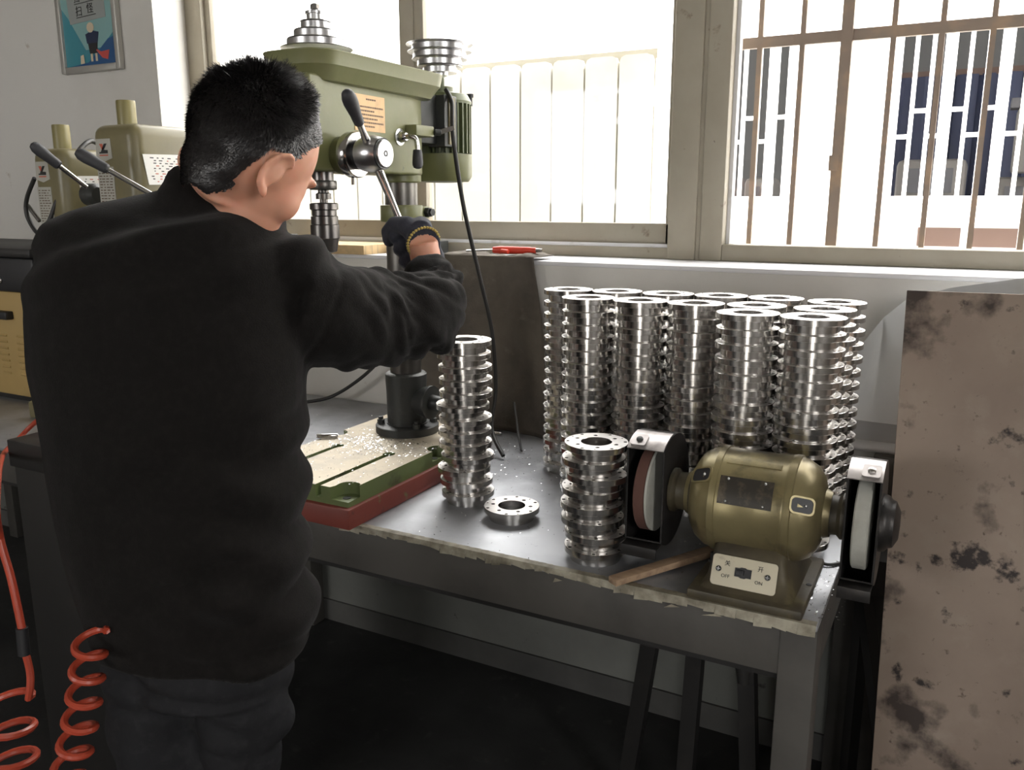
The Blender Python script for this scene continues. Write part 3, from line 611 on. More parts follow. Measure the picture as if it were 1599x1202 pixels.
for sx in (-.036,.022):
    for a in (50, 74):
        t = math.radians(a); MB().sphere((GX+sx-.001, GY-.0868*math.sin(t), GZ+.0868*math.cos(t)), .0022, 8, 6).build('rivet', M_ALU, gd)
# vents in both domes
def vent(xc, rr, ang, s):
    t = math.radians(ang); c = Vector((GX+xc, GY-rr*math.sin(t), GZ+rr*math.cos(t)))
    nrm = Vector((s*.55, -math.sin(t), math.cos(t))).normalized(); ux = (Vector((1,0,0))-nrm*nrm.x).normalized(); uy = nrm.cross(ux)
    rim = plate2d([rrect(-.020,.020,-.014,.014,.008,4), rrect(-.0172,.0172,-.0112,.0112,.007,4)], .004); q = MB(); mesh_into(q, rim, basis(c-nrm*.0022, ux, uy)); q.build('vent_rim', M_GRIND, gd)
    q = MB(); q.prism(rrect(-.0172,.0172,-.0112,.0112,.007,4), c-nrm*.003, ux, uy, nrm*.0035); v = q.build('vent', M_BLACK, gd)
    MB().sphere(c+nrm*.0005+ux*.006, .0025, 8, 6).build('vent_screw', M_ALU, v)
vent(-.082, .0800, 48, -1); vent(.078, .0790, 66, 1)
def guard(xw, xa, xb, stone, sname, wide, R=.098, chop=.052, side=1):
    # housing around a wheel, open towards the operator (-Y)
    a0 = math.degrees(math.acos(chop/R)); arc = [(R*math.cos(math.radians(a)), R*math.sin(math.radians(a))) for a in np.linspace(180-a0, -(180-a0), 36)]
    ins, outs = (xb, xa) if side > 0 else (xa, xb)
    g = MB(); inner = [(x*.975, y*.975) for x, y in arc]
    band = arc+inner[::-1]; g.prism(band, (xa,GY,GZ), (0,1,0), (0,0,1), (xb-xa,0,0))
    go = g.build('wheel_guard', M_GUARD, gd)
    MB().prism(arc, (ins-.002,GY,GZ), (0,1,0), (0,0,1), (.003,0,0)).build('guard_side', M_GUARD, gd)
    c2 = [(-chop-.004, R*.80), (-chop+.02, R*.62), (-chop+.008,.02), (-chop-.004,-.035), (-chop-.014, -R*.70)]
    MB().prism(arc+([(-chop,-R*.5)] if 0 else []), (outs-.001,GY,GZ), (0,1,0), (0,0,1), (.003,0,0)).build('guard_cover', M_GUARD, gd)
    lip = MB(); lip.box(xa, xb, GY-chop-.022, GY-chop+.006, GZ-R*.90, GZ-R*.90+.003); lip.box(xa, xb, GY-chop-.024, GY-chop-.022, GZ-R*.90-.016, GZ-R*.90+.003); lip.build('rest_lip', M_GUARD, gd, bevel=.0006)
    # bright scuffed cap on the top of the guard
    aa = [math.radians(v) for v in (125,117,109,101,93)]; q = MB(); vv = []
    for r in (R+.0005, R+.0025):
        for a in aa:
            for x in (xa-.001, xb+.001): vv.append((x, GY+r*math.cos(a), GZ+r*math.sin(a)))
    f = []
    for L in (0,10):
        for i in range(4): k = L+i*2; f.append((k,k+1,k+3,k+2))
    for i in range(4): f += [(i*2,i*2+2,12+i*2,10+i*2),(i*2+1,i*2+3,13+i*2,11+i*2)]
    f += [(0,1,11,10),(8,9,19,18)]; q.add(vv, f); cap = q.build('guard_cap', M_GUARDL, gd)
    a = math.radians(114); n = Vector((0,math.cos(a),math.sin(a))); t = Vector((0,-math.sin(a),math.cos(a))); xm = xb-.016 if side > 0 else xa+.016
    pc = Vector((xm,GY,GZ))+n*(R+.0024)
    q = MB(); q.prism(rrect(-.013,.013,-.014,.014,.004,3), pc, (1,0,0), t, n*.0022); q.build('spark_plate', M_GUARDL, gd)
    MB().lathe([(.006,0),(.0055,.003),(.002,.004),(0,.004)], pc+n*.002, n, 10).build('cap_screw', M_CHROME if side > 0 else M_CAST, gd)
    wh = MB(); hw = wide/2; wh.ring([(.02,-hw),(.072,-hw),(.0745,-hw+.002),(.0745,hw-.002),(.072,hw),(.02,hw)], (xw,GY-.006,GZ), (1,0,0), 56); wh.build('grinding_wheel', stone, gd)
    d = 1 if side > 0 else -1
    MB().lathe([(.045,0),(.045,.004),(.043,.010),(.038,.014),(.036,.020),(.022,.027),(0,.028)], ((xb if side > 0 else xa),GY,GZ), (d,0,0), 40).build('hub_cover', M_GUARD, gd)
guard(GX+.163, GX+.138, GX+.186, M_STONEW, 'white', .022, side=1)
guard(GX-.183, GX-.212, GX-.150, M_STONER, 'brown', .020, side=-1)
MB().lathe([(.0745,0),(.0745,.004)], (GX-.1725,GY-.006,GZ), (1,0,0), 40).build('wheel_face', M_STONEW, gd)
# pedestal
pd = MB(); rings = []
for z, xa, xb, ya, yb in ((TZ+.014,-.068,.082,-.118,.090),(TZ+.022,-.060,.076,-.100,.085),(TZ+.045,-.056,.068,-.090,.075),(TZ+.066,-.054,.062,-.082,.070),(TZ+.090,-.052,.058,-.060,.060)):
    rings.append([Vector((GX+a,GY+b,z)) for a, b in rrect(xa, xb, ya, yb, .014, 3)])
pd.loft(rings); pd.build('pedestal', M_GRINDD, gd, smooth=50)
MB().box(GX-.080, GX+.098, GY-.128, GY+.098, TZ, TZ+.016).build('base_plate', M_GRINDD, gd, bevel=.004)
# switch plate on the sloping front
p0 = Vector((GX-.0535, GY-.1010, TZ+.0205)); uy = Vector((0, .0195, .046)).normalized(); ux = Vector((1,0,0)); nr = ux.cross(uy)
spc = p0+ux*.055+uy*.024
sp = MB().prism(rrect(-.051,.051,-.0245,.0245,.006,4), spc+nr*.0008, ux, uy, nr*.003).build('switch_plate', M_CREAM, gd, bevel=.0006)
def onplate(u, v, h=.0041): return spc+ux*u+uy*v+nr*h
q = MB(); q.prism([(-.013,-.007),(-.006,-.007),(-.003,-.0085),(.003,-.0085),(.006,-.007),(.013,-.007),(.013,.007),(.006,.007),(.003,.0085),(-.003,.0085),(-.006,.007),(-.013,.007)], onplate(-.001,.001), ux, uy, nr*.0012); sw = q.build('switch_bezel', M_BLACK, sp)
MB().prism([(-.010,-.0045),(.001,-.0045),(.001,.0045),(-.010,.0045)], onplate(-.001,.001,.005), ux, uy, nr*.003).build('rocker', M_BLACK, sp, bevel=.0008)
for s, u, v, sz in (('关',-.027,.0115,.0095),('OFF',-.028,-.0085,.0078),('开',.025,.0115,.0095),('ON',.0245,-.0095,.0078)):
    link('lettering', text_mesh(s, sz, basis(onplate(u,v,.0041), ux, uy)), M_INKK, sp)
for u, v in ((-.040,.0015),(.037,.0015)):
    sc = MB().lathe([(.0046,0),(.004,.002),(0,.0025)], onplate(u,v,.004), nr, 14).build('screw', M_CAST, sp)
    q = MB(); q.prism([(-.003,-.0006),(.003,-.0006),(.003,.0006),(-.003,.0006)], onplate(u,v,.0062), ux, uy, nr*.0005); q.prism([(-.0006,-.003),(.0006,-.003),(.0006,.003),(-.0006,.003)], onplate(u,v,.0062), ux, uy, nr*.0005); q.build('screw_cross', M_ALU, sc)
for bx, by in ((GX-.068,GY-.005),):
    MB().lathe([(.010,0),(.010,.004),(.007,.004),(.007,.016)], (bx,by,TZ+.016), (0,0,1), 6).build('holding_bolt', M_CAST, gd)
MB().tube(smooth_path([(GX+.05,GY+.085,TZ+.012),(GX+.085,GY+.10,TZ+.006),(GX+.11,GY+.105,TZ+.004),(GX+.15,GY+.16,TZ+.0032)]), .003, 8).build('power_cord', M_RUBBER, gd)
bl = MB(); b0 = atz(1262, 927, TZ); bl.lathe([(.0085,0),(.0085,.005),(.0048,.0052),(.0048,.017),(0,.0172)], b0, (0,0,1), 6)
solo('hex_bolt', bl, M_CAST, 'small dark hex bolt standing on the bench right of the grinder switch', 'bolt')
# wooden stick
A = atz(956, 908, TZ+.006); B = atz(1118, 858, TZ+.018); d = (B-A); sd_ = Vector((d.y,-d.x,0)).normalized()*.011
q = MB(); hh = Vector((0,0,.006)); q.add([A-sd_-hh*.8,A+sd_-hh*.8,B+sd_-hh,B-sd_-hh,A-sd_+hh,A+sd_+hh,B+sd_+hh,B-sd_+hh], [(0,3,2,1),(4,5,6,7),(0,1,5,4),(1,2,6,5),(2,3,7,6),(3,0,4,7)])
solo('wooden_stick', q, M_WOOD, 'flat brown wooden stick lying against the grinder base', 'stick', bevel=.001)
# pins and chips
def pin(x, y, z, dx, dy, L, r, label):
    q = MB(); q.lathe([(r*.7,0),(r,.002),(r,L-.002),(r*.7,L)], (x,y,z), (dx,dy,0), 14); solo('steel_pin', q, M_CHROME, label, 'pin')
p = atz(778, 676, TZ+.006); pin(p.x-.02, p.y, TZ+.0062, .9, -.2, .035, .006, 'short bright steel pin behind the stack beside the drill base')
p = atz(488, 672, .884); pin(-1.30, 1.47, .884, .8, .6, .05, .005, 'bright steel pin on the back left of the drill bed')
R = random.Random(11); q = MB()
def chips(n, fx, fy, z, s):
    for k in range(n):
        x, y = fx(), fy(); a = R.uniform(0,6.28); l = R.uniform(.5,2.0)*s*1.35; c, sn = math.cos(a)*l, math.sin(a)*l; h = R.uniform(.0003,.0016)
        q.add([(x,y,z+.0002),(x+c,y+sn,z+h),(x-sn*.5,y+c*.5,z+.0004+h*.4)], [(0,1,2)])
chips(500, lambda: R.gauss(-.98,.10), lambda: R.gauss(1.75,.09), TZ, .0022)
chips(380, lambda: R.uniform(-1.75,-1.0), lambda: R.uniform(1.78,2.06), TZ, .0022)
chips(300, lambda: R.uniform(-.92,-.2), lambda: R.uniform(1.25,1.7), TZ, .0020)
chips(260, lambda: R.gauss(-.16,.025), lambda: R.uniform(1.26,1.5), TZ, .0020)
chips(1100, lambda: min(-1.01,max(-1.29,R.gauss(-1.15,.075))), lambda: R.gauss(1.50,.045), .878, .0022)
chips(500, lambda: R.uniform(-1.29,-1.01), lambda: R.uniform(1.24,1.5), .878, .0016)
q.v = [v for v in q.v]
ko = q.build('metal_swarf', M_CHIP, None, fix=False, smooth=0); tag(put_origin(ko), 'scattered bright metal chips on the drill bed and bench top', 'swarf', None, 'stuff')

# ------------------------------------------------------------------ things on and along the window wall
def drape():
    NU, NV = 46, 40; q = MB(); vv = []
    for j in range(NV):
        v = j/(NV-1)
        for i in range(NU):
            u = i/(NU-1)
            if v < .10:
                k = v/.10; x = -1.345+u*.31; y = 2.20-k*.115; z = 1.272+.006*math.sin(u*9)+.003*math.sin(u*31)
            else:
                k = (v-.10)/.90; xr = -1.035+.125*k**1.2; xl = -1.345-.05*k; x = xl+(xr-xl)*u
                z = 1.270-k*.462; fold = math.sin((u*1.25-k*.35)*11+1.0)*.5+math.sin((u-k*.3)*23)*.25
                y = 2.075-.03*k-.10*k*k*(.35+.65*u)+fold*(.008+.020*k)-.01
                y = min(y, 2.088)
                if k < .06: z += .004
            vv.append((x,y,z))
    q.add(vv, [(j*NU+i, j*NU+i+1, (j+1)*NU+i+1, (j+1)*NU+i) for j in range(NV-1) for i in range(NU-1)])
    o = q.build('canvas_sheet', M_CLOTH, None, fix=True, smooth=180); m = o.modifiers.new('t','SOLIDIFY'); m.thickness = .003
    put_origin(o); tag(o, 'dirty brown canvas sheet draped from the window sill down to the bench', 'cloth')
drape()
q = thing('air_gun', (-1.12, 2.13, 1.275), 'red plastic air blow gun lying on the sill over the canvas', 'air gun')
z = 1.287; a = Vector((-1.185,2.115,z)); b = Vector((-1.065,2.145,z)); dd = (b-a).normalized()
MB().tube([a, a+dd*.02, a+dd*.10, b], [.009,.011,.010,.008], 14).build('body', M_REDPL, q)
MB().tube([a+dd*.03+Vector((0,-.012,-.002)), a+dd*.055+Vector((0,-.022,-.004))], .006, 10).build('trigger', M_REDPL, q)
MB().tube([b-dd*.002, b+dd*.018], [.006,.005], 10).build('nozzle', M_CHROME, q)
MB().tube([a+dd*.004, a-dd*.08+Vector((0,0,-.004))], .003, 8).build('tube', M_ALU, q)
q = MB(); q.box(-1.60, -1.45, 2.20, 2.30, 1.262, 1.30); solo('sill_block', q, M_CAST, 'dark grey metal block on the window sill beside the glove', 'block', bevel=.003)
q = MB(); q.box(-2.15, -1.62, 2.085, 2.28, 1.262, 1.290); solo('pale_plank', q, M_WOODL, 'pale wooden plank on the window sill behind the drill chuck', 'plank', bevel=.002)
q = MB(); q.box(-2.35, -1.98, 2.09, 2.2, 1.290, 1.315); solo('dark_bar', q, M_CAST, 'dark flat bar on the plank on the sill left of the chuck', 'bar', bevel=.002)
MBc = MB(); MBc.tube(smooth_path([(-1.46,2.00,1.04),(-1.52,2.02,.96),(-1.62,2.03,.88),(-1.72,2.01,.82),(-1.80,1.95,.806)]), .0055, 8)
solo('loose_cable', MBc, M_RUBBER, 'black cable slanting down the wall to the bench left of the column', 'cable')
MBc = MB(); MBc.tube(smooth_path([(-1.29,2.02,1.25),(-1.27,2.01,1.10),(-1.26,1.99,.98),(-1.22,1.96,.88),(-1.15,1.90,.806)]), .0052, 8)
solo('hanging_cable', MBc, M_RUBBER, 'black cable hanging behind the drill column down to the bench', 'cable')
MBc = MB(); MBc.tube([(-1.02,1.93,.90),(-.97,1.86,.83),(-.94,1.82,.806)], .003, 8)
solo('thin_rod', MBc, M_RUBBER, 'thin black rod leaning on the canvas behind the stack by the drill', 'rod')
# pale sheet and steel plate at the right
q = MB(); vv = []; edge = [(-.24,.98),(-.184,1.10),(-.144,1.167),(-.10,1.214),(-.02,1.240),(.108,1.266),(.30,1.285),(.8,1.30)]
n = len(edge)
for k, (x, z) in enumerate(edge): vv.append((x, 2.065-.03*min(1,k/3), z))
for k, (x, z) in enumerate(edge): vv.append((x, 1.99, .945))
for k, (x, z) in enumerate(edge): vv.append((x, 2.03, .885))
for k, (x, z) in enumerate(edge): vv.append((x, 1.985, .872))
q.add(vv, [(r*n+k, r*n+k+1, (r+1)*n+k+1, (r+1)*n+k) for r in range(3) for k in range(n-1)])
o = q.build('pale_sheet', M_SHEET, None, smooth=25); m = o.modifiers.new('t','SOLIDIFY'); m.thickness = .012; put_origin(o)
tag(o, 'pale grey curved sheet leaning on the wall behind the rusty plate', 'sheet')
q = MB(); q.box(-.136, .95, 1.96, 2.085, .80, .872); q.box(-.13, -.07, 1.97, 2.03, 0, .80); q.box(.85, .91, 1.97, 2.03, 0, .80)
solo('side_shelf', q, M_TPAINT, 'grimy low shelf stand right of the bench under the pale sheet', 'shelf', bevel=.003)
P0 = Vector((-.0835,1.600,1.272)); dn = (Vector((-.057,1.452,.445))-P0); P3 = P0+dn*(P0.z/(-dn.z)); ex = Vector((1,.04,.004)).normalized(); nr = ex.cross(-dn).normalized()
q = MB(); A = [P0, P0+ex*.95, P3+ex*.95, P3]; A[2].z = A[3].z = 0; th = nr*.014
if th.y < 0: th = -th
q.add(A+[p+th for p in A], [(0,1,2,3),(7,6,5,4),(0,4,5,1),(1,5,6,2),(2,6,7,3),(3,7,4,0)])
solo('steel_plate', q, M_RUST, 'large rust-spotted brown steel plate standing upright at the right', 'plate', bevel=.0015)
# dark trestle and stand under the bench
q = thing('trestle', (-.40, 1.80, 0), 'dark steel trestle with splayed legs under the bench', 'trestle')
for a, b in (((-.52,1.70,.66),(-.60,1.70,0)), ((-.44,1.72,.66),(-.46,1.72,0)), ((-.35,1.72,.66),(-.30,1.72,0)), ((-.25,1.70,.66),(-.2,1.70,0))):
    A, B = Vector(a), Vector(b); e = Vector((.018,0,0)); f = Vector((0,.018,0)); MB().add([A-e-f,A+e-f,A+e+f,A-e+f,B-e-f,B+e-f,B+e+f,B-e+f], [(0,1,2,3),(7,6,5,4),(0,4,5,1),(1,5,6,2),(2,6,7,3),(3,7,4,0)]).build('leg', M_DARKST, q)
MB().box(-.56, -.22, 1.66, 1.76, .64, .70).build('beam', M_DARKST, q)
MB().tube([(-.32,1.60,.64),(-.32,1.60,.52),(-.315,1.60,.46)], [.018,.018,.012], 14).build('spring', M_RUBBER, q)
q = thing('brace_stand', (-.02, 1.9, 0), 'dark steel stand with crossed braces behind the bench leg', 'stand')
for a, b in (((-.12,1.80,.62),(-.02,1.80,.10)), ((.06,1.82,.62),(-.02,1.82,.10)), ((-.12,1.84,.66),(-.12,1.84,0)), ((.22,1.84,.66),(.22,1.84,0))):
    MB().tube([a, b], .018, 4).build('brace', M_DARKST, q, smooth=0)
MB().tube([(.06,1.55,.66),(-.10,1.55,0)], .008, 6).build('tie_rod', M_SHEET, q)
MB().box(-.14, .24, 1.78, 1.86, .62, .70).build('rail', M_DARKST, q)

# ------------------------------------------------------------------ the two small machines at the left
def bench_machine(cx, cy, ztop, zbot, W, L, label, stub, papers, lev0, lev1, sheet, stub_px):
    t = thing('tapping_machine', (cx, cy, TZ), label, 'drill press', 'olive bench machines at the left')
    MB().box(cx-.11, cx+.11, cy-.24, cy+.12, TZ, TZ+.05).build('base', M_OLIVE, t, bevel=.008)
    MB().cyl((cx,cy,TZ+.05), (cx,cy,zbot+.02), .030, n=32).build('column', M_COLUMN, t)
    h = MB(); h.box(cx-W/2, cx+W/2, cy-.17, cy-.17+L, zbot, ztop); h.build('head', M_OLIVE, t, bevel=.030, segs=4)
    MB().lathe([(stub,0),(stub,.07),(stub*.96,.074),(0,.074)], (sheet.x,sheet.y,ztop-.003), (0,0,1), 32).build('column_cap', M_OLIVED, t)
    MB().cyl((cx+W/2-.04,cy+.08,ztop-.002), (cx+W/2-.04,cy+.08,ztop+.02), .005, n=10).build('bolt', M_CAST, t)
    y = cy-.17
    lp = MB(); lp.prism([(-.03,-.022),(0,-.030),(.03,-.022),(.027,.026),(-.027,.026)], (cx-W/2+.050,y-.0015,ztop-.062), (1,0,0), (0,0,1), (0,.002,0)); lo = lp.build('badge', M_PLATE, t, smooth=0)
    bx, bz = cx-W/2+.050, ztop-.060
    for m, pts in ((M_REDINK, [(-.014,.012),(-.002,.012),(.002,-.002),(-.006,-.002)]), (M_INKK, [(.014,.012),(.004,.012),(-.010,-.008),(.016,-.008),(.016,-.004),(.002,-.003)]), (M_INKK, [(-.016,-.008),(.016,-.008),(.016,-.012),(-.016,-.012)]), (M_REDINK, [(-.016,-.015),(.016,-.015),(.016,-.018),(-.016,-.018)])):
        MB().prism(pts, (bx,y-.0022,bz), (1,0,0), (0,0,1), (0,.0008,0)).build('emblem', m, lo, smooth=0)
    ip = MB().box(bx-.030, bx+.030, y-.0015, y+.001, ztop-.21, ztop-.105).build('instruction_plate', M_PLATE, t)
    R = random.Random(int(cx*100))
    for k in range(13):
        z = ztop-.114-k*.007; x = bx-.025
        while x < bx+.022: wd = R.uniform(.004,.012); MB().box(x, min(x+wd,bx+.025), y-.0019, y-.0014, z-.0012, z+.0012).build('print_line', M_INK, ip, smooth=0); x += wd+R.uniform(.002,.008)
    # paper stuck on the lit side
    x = cx+W/2; sy0 = atx(stub_px, 240, x).y; sy1 = min(sy0+.19, cy-.17+L-.02)
    pp = MB().prism([(sy0,ztop-.035-.04),(sy1,ztop-.035-.035),(sy1,ztop-.145),(sy0+.012,ztop-.150)], (x,0,0), (0,1,0), (0,0,1), (.0012,0,0)).build('paper_notice', M_PAPER, t, smooth=0)
    for k in range(10):
        z = ztop-.083-k*.0065; yy = sy0+.02+R.uniform(0,.02)
        while yy < sy1-.015: wd = R.uniform(.003,.012); MB().box(x+.0012, x+.0016, yy, yy+wd, z-.0012, z+.0012).build('print_line', M_INKK if R.random() > .3 else M_REDINK, pp, smooth=0); yy += wd+R.uniform(.006,.02)
    A, B = Vector(lev0), Vector(lev1); d = (B-A).normalized()
    lv = MB().tube([A, B-d*.03], .0065, 12).build('lever', M_CHROME, t)
    MB().lathe([(.009,0),(.0125,.004),(.0135,.03),(.0155,.055),(.0145,.070),(.009,.080),(0,.083)], B-d*.083, d, 20).build('grip', M_KNOB, lv)
    MB().lathe([(.03,0),(.03,.03),(.02,.04)], A-Vector((.03,0,0)), (1,0,0), 20).build('lever_hub', M_CAST, t)
    return t
c1 = aty(198, 195, 1.627); 
t1 = bench_machine(-1.93, 1.65, 1.612, 1.335, .165, .42, 'larger olive tapping machine with paper notice just left of the worker', .0245, True,
    aty(262, 318, 1.47), aty(118, 236, 1.36), aty(199,193,1.60), 222)
t2 = bench_machine(-2.275, 1.70, 1.565, 1.352, .140, .40, 'smaller olive tapping machine farthest left under the poster', .0235, True,
    aty(150, 304, 1.55), aty(48, 224, 1.42), aty(97,222,1.63), 117)
MB().tube(smooth_path([(-2.30,1.72,1.585),(-2.26,1.66,1.59),(-2.24,1.60,1.55),(-2.235,1.55,1.47),(-2.27,1.53,1.39),(-2.30,1.52,1.32),(-2.33,1.55,1.2)]), .007, 10).build('cable', M_RUBBER, t2)
MB().tube(smooth_path([aty(54,278,1.55),aty(42,310,1.55),aty(42,335,1.55),aty(55,360,1.55),aty(70,372,1.55)]), .006, 10).build('cable', M_RUBBER, t2)
MB().tube([aty(43,320,1.56), aty(62,345,1.56)], .006, 8).build('side_handle', M_COLUMN, t2)
# ochre cabinet with a black unit on top
q = thing('ochre_cabinet', (-2.82, 1.78, TZ), 'ochre metal cabinet with louvres on the bench at the far left', 'cabinet')
MB().box(-3.30, -2.43, 1.57, 1.98, TZ+.02, 1.150).build('body', M_YELLOW, q, bevel=.006)
MB().box(-3.28, -2.45, 1.59, 1.96, TZ, TZ+.02).build('plinth', M_DARKST, q)
MB().box(-2.74, -2.578, 1.545, 1.572, 1.065, 1.090).build('handle', M_BLACK, q, bevel=.004)
for cxx in (-2.555, -2.465, -2.645):
    for k in range(7): MB().prism([(0,0),(.006,-.004),(.012,0)], (cxx-.02,1.571,1.005-k*.020), (0,0,1), (0,1,0), (.04,0,0)).build('louvre', M_YELLOW, q)
for z in (1.13, 1.05): MB().cyl((-2.447,1.571,z), (-2.447,1.562,z), .008, n=12).build('screw', M_CAST, q)
MB().box(-2.475, -2.435, 1.560, 1.572, .93, .97).build('latch', M_DARKST, q)
q = thing('black_unit', (-2.8, 1.76, 1.15), 'black welding unit lying on the ochre cabinet', 'machine')
MB().box(-3.25, -2.44, 1.56, 1.96, 1.150, 1.255).build('body', M_BLACK, q, bevel=.01)
MB().box(-3.25, -2.44, 1.555, 1.962, 1.255, 1.285).build('lid', M_DARKST, q, bevel=.01)
MB().sphere((-2.61,1.558,1.185), (.014,.01,.012), 12, 8).build('lamp_knob', M_ALU, q)
q = MB(); q.prism([(0,0),(.07,0),(.05,.03),(.02,.025)], (-2.52,1.70,1.285), (1,0,0), (0,0,1), (0,.08,0)); solo('green_rag', q, mat('green_rag', (.08,.35,.08), .8), 'scrap of green cloth on the black unit', 'rag', bevel=.005)
# black control box in front of the bench
q = thing('control_box', (-1.66, 1.08, 0), 'tall black steel box in front of the bench behind the red coil', 'cabinet')
bxx = aty(15, 672, 1.12).x
MB().box(bxx, -1.38, 1.12, 1.225, 0, .82).build('body', M_DARKST, q, bevel=.003)
MB().box(bxx-.004, -1.376, 1.112, 1.233, .82, .884).build('top_panel', M_DARKST, q, bevel=.003)
MB().lathe([(.012,0),(.012,.012),(.006,.014),(.006,.03)], (-1.78,1.19,.884), (0,0,1), 12).build('fitting', M_BRASS, q)
MB().lathe([(.016,0),(.014,.012),(0,.013)], (-1.74,1.17,.884), (0,0,1), 16).build('push_button', M_BLACK, q)
# red air hoses
def tail(p, r):
    a = p+RT*r; return smooth_path([a+Vector((0,0,-.05)), Vector((a.x,a.y,.06)), Vector((a.x,a.y,.008))+RT*.03, Vector((a.x,a.y,.0062))-FH*.15+RT*.1], 5)
def coil(p0, p1, turns, r0, r1, rr, bend=Vector((0,0,0))):
    out = []; N = int(turns*20)
    for k in range(N+1):
        t = k/N; c = p0.lerp(p1, t)+bend*math.sin(t*PI); a = 2*PI*turns*t; r = r0+(r1-r0)*t
        out.append(c+RT*(r*math.cos(a))+FH*(r*math.sin(a)))
    return out
hA = [aty(78,640,1.22), aty(52,662,1.22), aty(30,686,1.20), aty(8,700,1.18), aty(-4,760,1.10)]
e1 = at(0, 840, 1.17); e2 = at(35, 985, 1.15)
q = MB(); q.tube(smooth_path([aty(78,641,1.20), aty(52,662,1.20), aty(30,684,1.17), aty(4,712,1.09), at(-6,780,1.19), e1, at(18,905,1.16), e2], 6), .0058, 10)
h1 = solo('red_hose', q, M_HOSE, 'straight red air hose running down from the black box at the far left', 'hose')
cc = at(36, 1003, 1.15)
q = MB(); q.tube([at(34,980,1.15), at(38,1022,1.147)], .0085, 12); MB0 = q.build('hose_joint', M_BLACK, h1)
q = MB(); q.tube(smooth_path([at(40,1020,1.147), at(47,1050,1.145), at(47,1075,1.14)], 4)+coil(at(5,1090,1.14), at(15,1280,1.10), 4, .038, .042, .005)+tail(at(15,1280,1.10), .042), .0055, 8)
solo('coiled_hose', q, M_HOSE, 'coiled red air hose at the far left edge below the straight hose', 'hose')
pth = [at(120,985,1.02), at(112,988,1.01)]
lead = smooth_path([Vector((-1.30,1.222,.795)), Vector((-1.28,1.19,.80)), at(250,900,1.30), at(205,955,1.12), at(168,978,1.045)], 5)
q = MB(); q.tube(lead+coil(at(143,985,1.03), at(95,1260,.96), 7.2, .0190, .021, .005, RT*.006)+tail(at(95,1260,.96), .021), .0050, 8)
solo('coiled_hose', q, M_HOSE, 'tight red spiral air hose hanging beside the left trouser leg', 'hose')

# ------------------------------------------------------------------ the worker
PSI = math.radians(22)                    # he faces the drill, turned a little to the left
PR = Vector((math.cos(PSI), math.sin(PSI), 0)); PF = Vector((-math.sin(PSI), math.cos(PSI), 0))
def ell(c, a, b, n=40, p=2.3, u=PR, v=PF):
    out = []
    for k in range(n):
        t = 2*PI*k/n; cs, sn = math.cos(t), math.sin(t)
        out.append(c+u*(a*math.copysign(abs(cs)**(2/p), cs))+v*(b*math.copysign(abs(sn)**(2/p), sn)))
    return out
# back outline of the jacket: photo row, left and right edge, floor distance
rowsT = [(300,268,372,1.235),(312,232,395,1.235),(324,180,418,1.23),(338,120,440,1.225),(356,84,455,1.22),(385,58,468,1.215),(430,50,477,1.21),(500,51,482,1.20),(570,58,485,1.19),(650,70,480,1.18),(750,84,479,1.165),(850,104,483,1.15),(930,130,491,1.135),(968,144,496,1.128),(1000,158,492,1.122)]
KAP = .70
def torso_rings(grow=0., rows=rowsT):
    R_ = []
    for y, xl, xr, dh in rows:
        a_, b_ = at(xl, y, dh), at(xr, y, dh); c = (a_+b_)/2; bear = math.atan2(-c.x, c.y)   # bearing left of +Y
        half = (b_-a_).length/2*math.cos(bear-YAW); th = bear-PSI
        A = half/math.sqrt(math.cos(th)**2+(KAP*math.sin(th))**2)+grow
        kb = KAP if y > 350 else KAP*(.62+.38*(y-300)/50)
        R_.append((c, A, A*kb))
    return R_
TR = torso_rings()
# joints
SHR = at(436, 462, 1.215); ELB = at(658, 489, 1.40); WR = at(669, 424, GRIP.dot(FH)-.066)
SHL = at(118, 440, 1.225)
ELL = SHL+PF*.17+Vector((0,0,-.22))-PR*.0; HL = ELL+PF*.22+PR*.10+Vector((0,0,.02))
jk = MB()
jk.loft([ell(c, A, B) for c, A, B in TR[::-1]])
SLV = smooth_path([SHR, at(515,489,1.265), at(592,499,1.335), ELB+Vector((0,0,0)), at(676,466,1.46), at(670,430,1.50), at(666,413,1.515)], 5)
tt = np.linspace(0,1,len(SLV)); rr_ = np.interp(tt, [0,.18,.38,.52,.68,.85,1], [.092,.084,.074,.068,.058,.044,.036])
jk.tube(SLV, list(rr_), 24)
jk.sphere(at(448,420,1.205), (.062,.062,.058), 20, 12); jk.sphere(at(104,415,1.22), (.045,.045,.045), 20, 12)
SLL = smooth_path([SHL+PR*.02, SHL.lerp(ELL,.5), ELL, ELL.lerp(HL,.55), HL-PF*.02], 5)
jk.tube(SLL, list(np.linspace(.078,.05,len(SLL))), 24)
# stand-up collar: a leaning ring about the neck
NK = at(338, 343, 1.232)
NUP = (Vector((0,0,1))+PF*.34).normalized(); nu = PR; nv = NUP.cross(PR).normalized()
def collar(hs): return [ell(NK+NUP*h, r*.92, r*1.0, 32, 2.0, nu, nv) for h, r in hs]
jk.loft(collar([(-.03,.090),(-.01,.085),(.012,.079),(.036,.0775),(.054,.0765),(.059,.072)]))
jme = remesh(jk, .0058, 5, 'jacket')
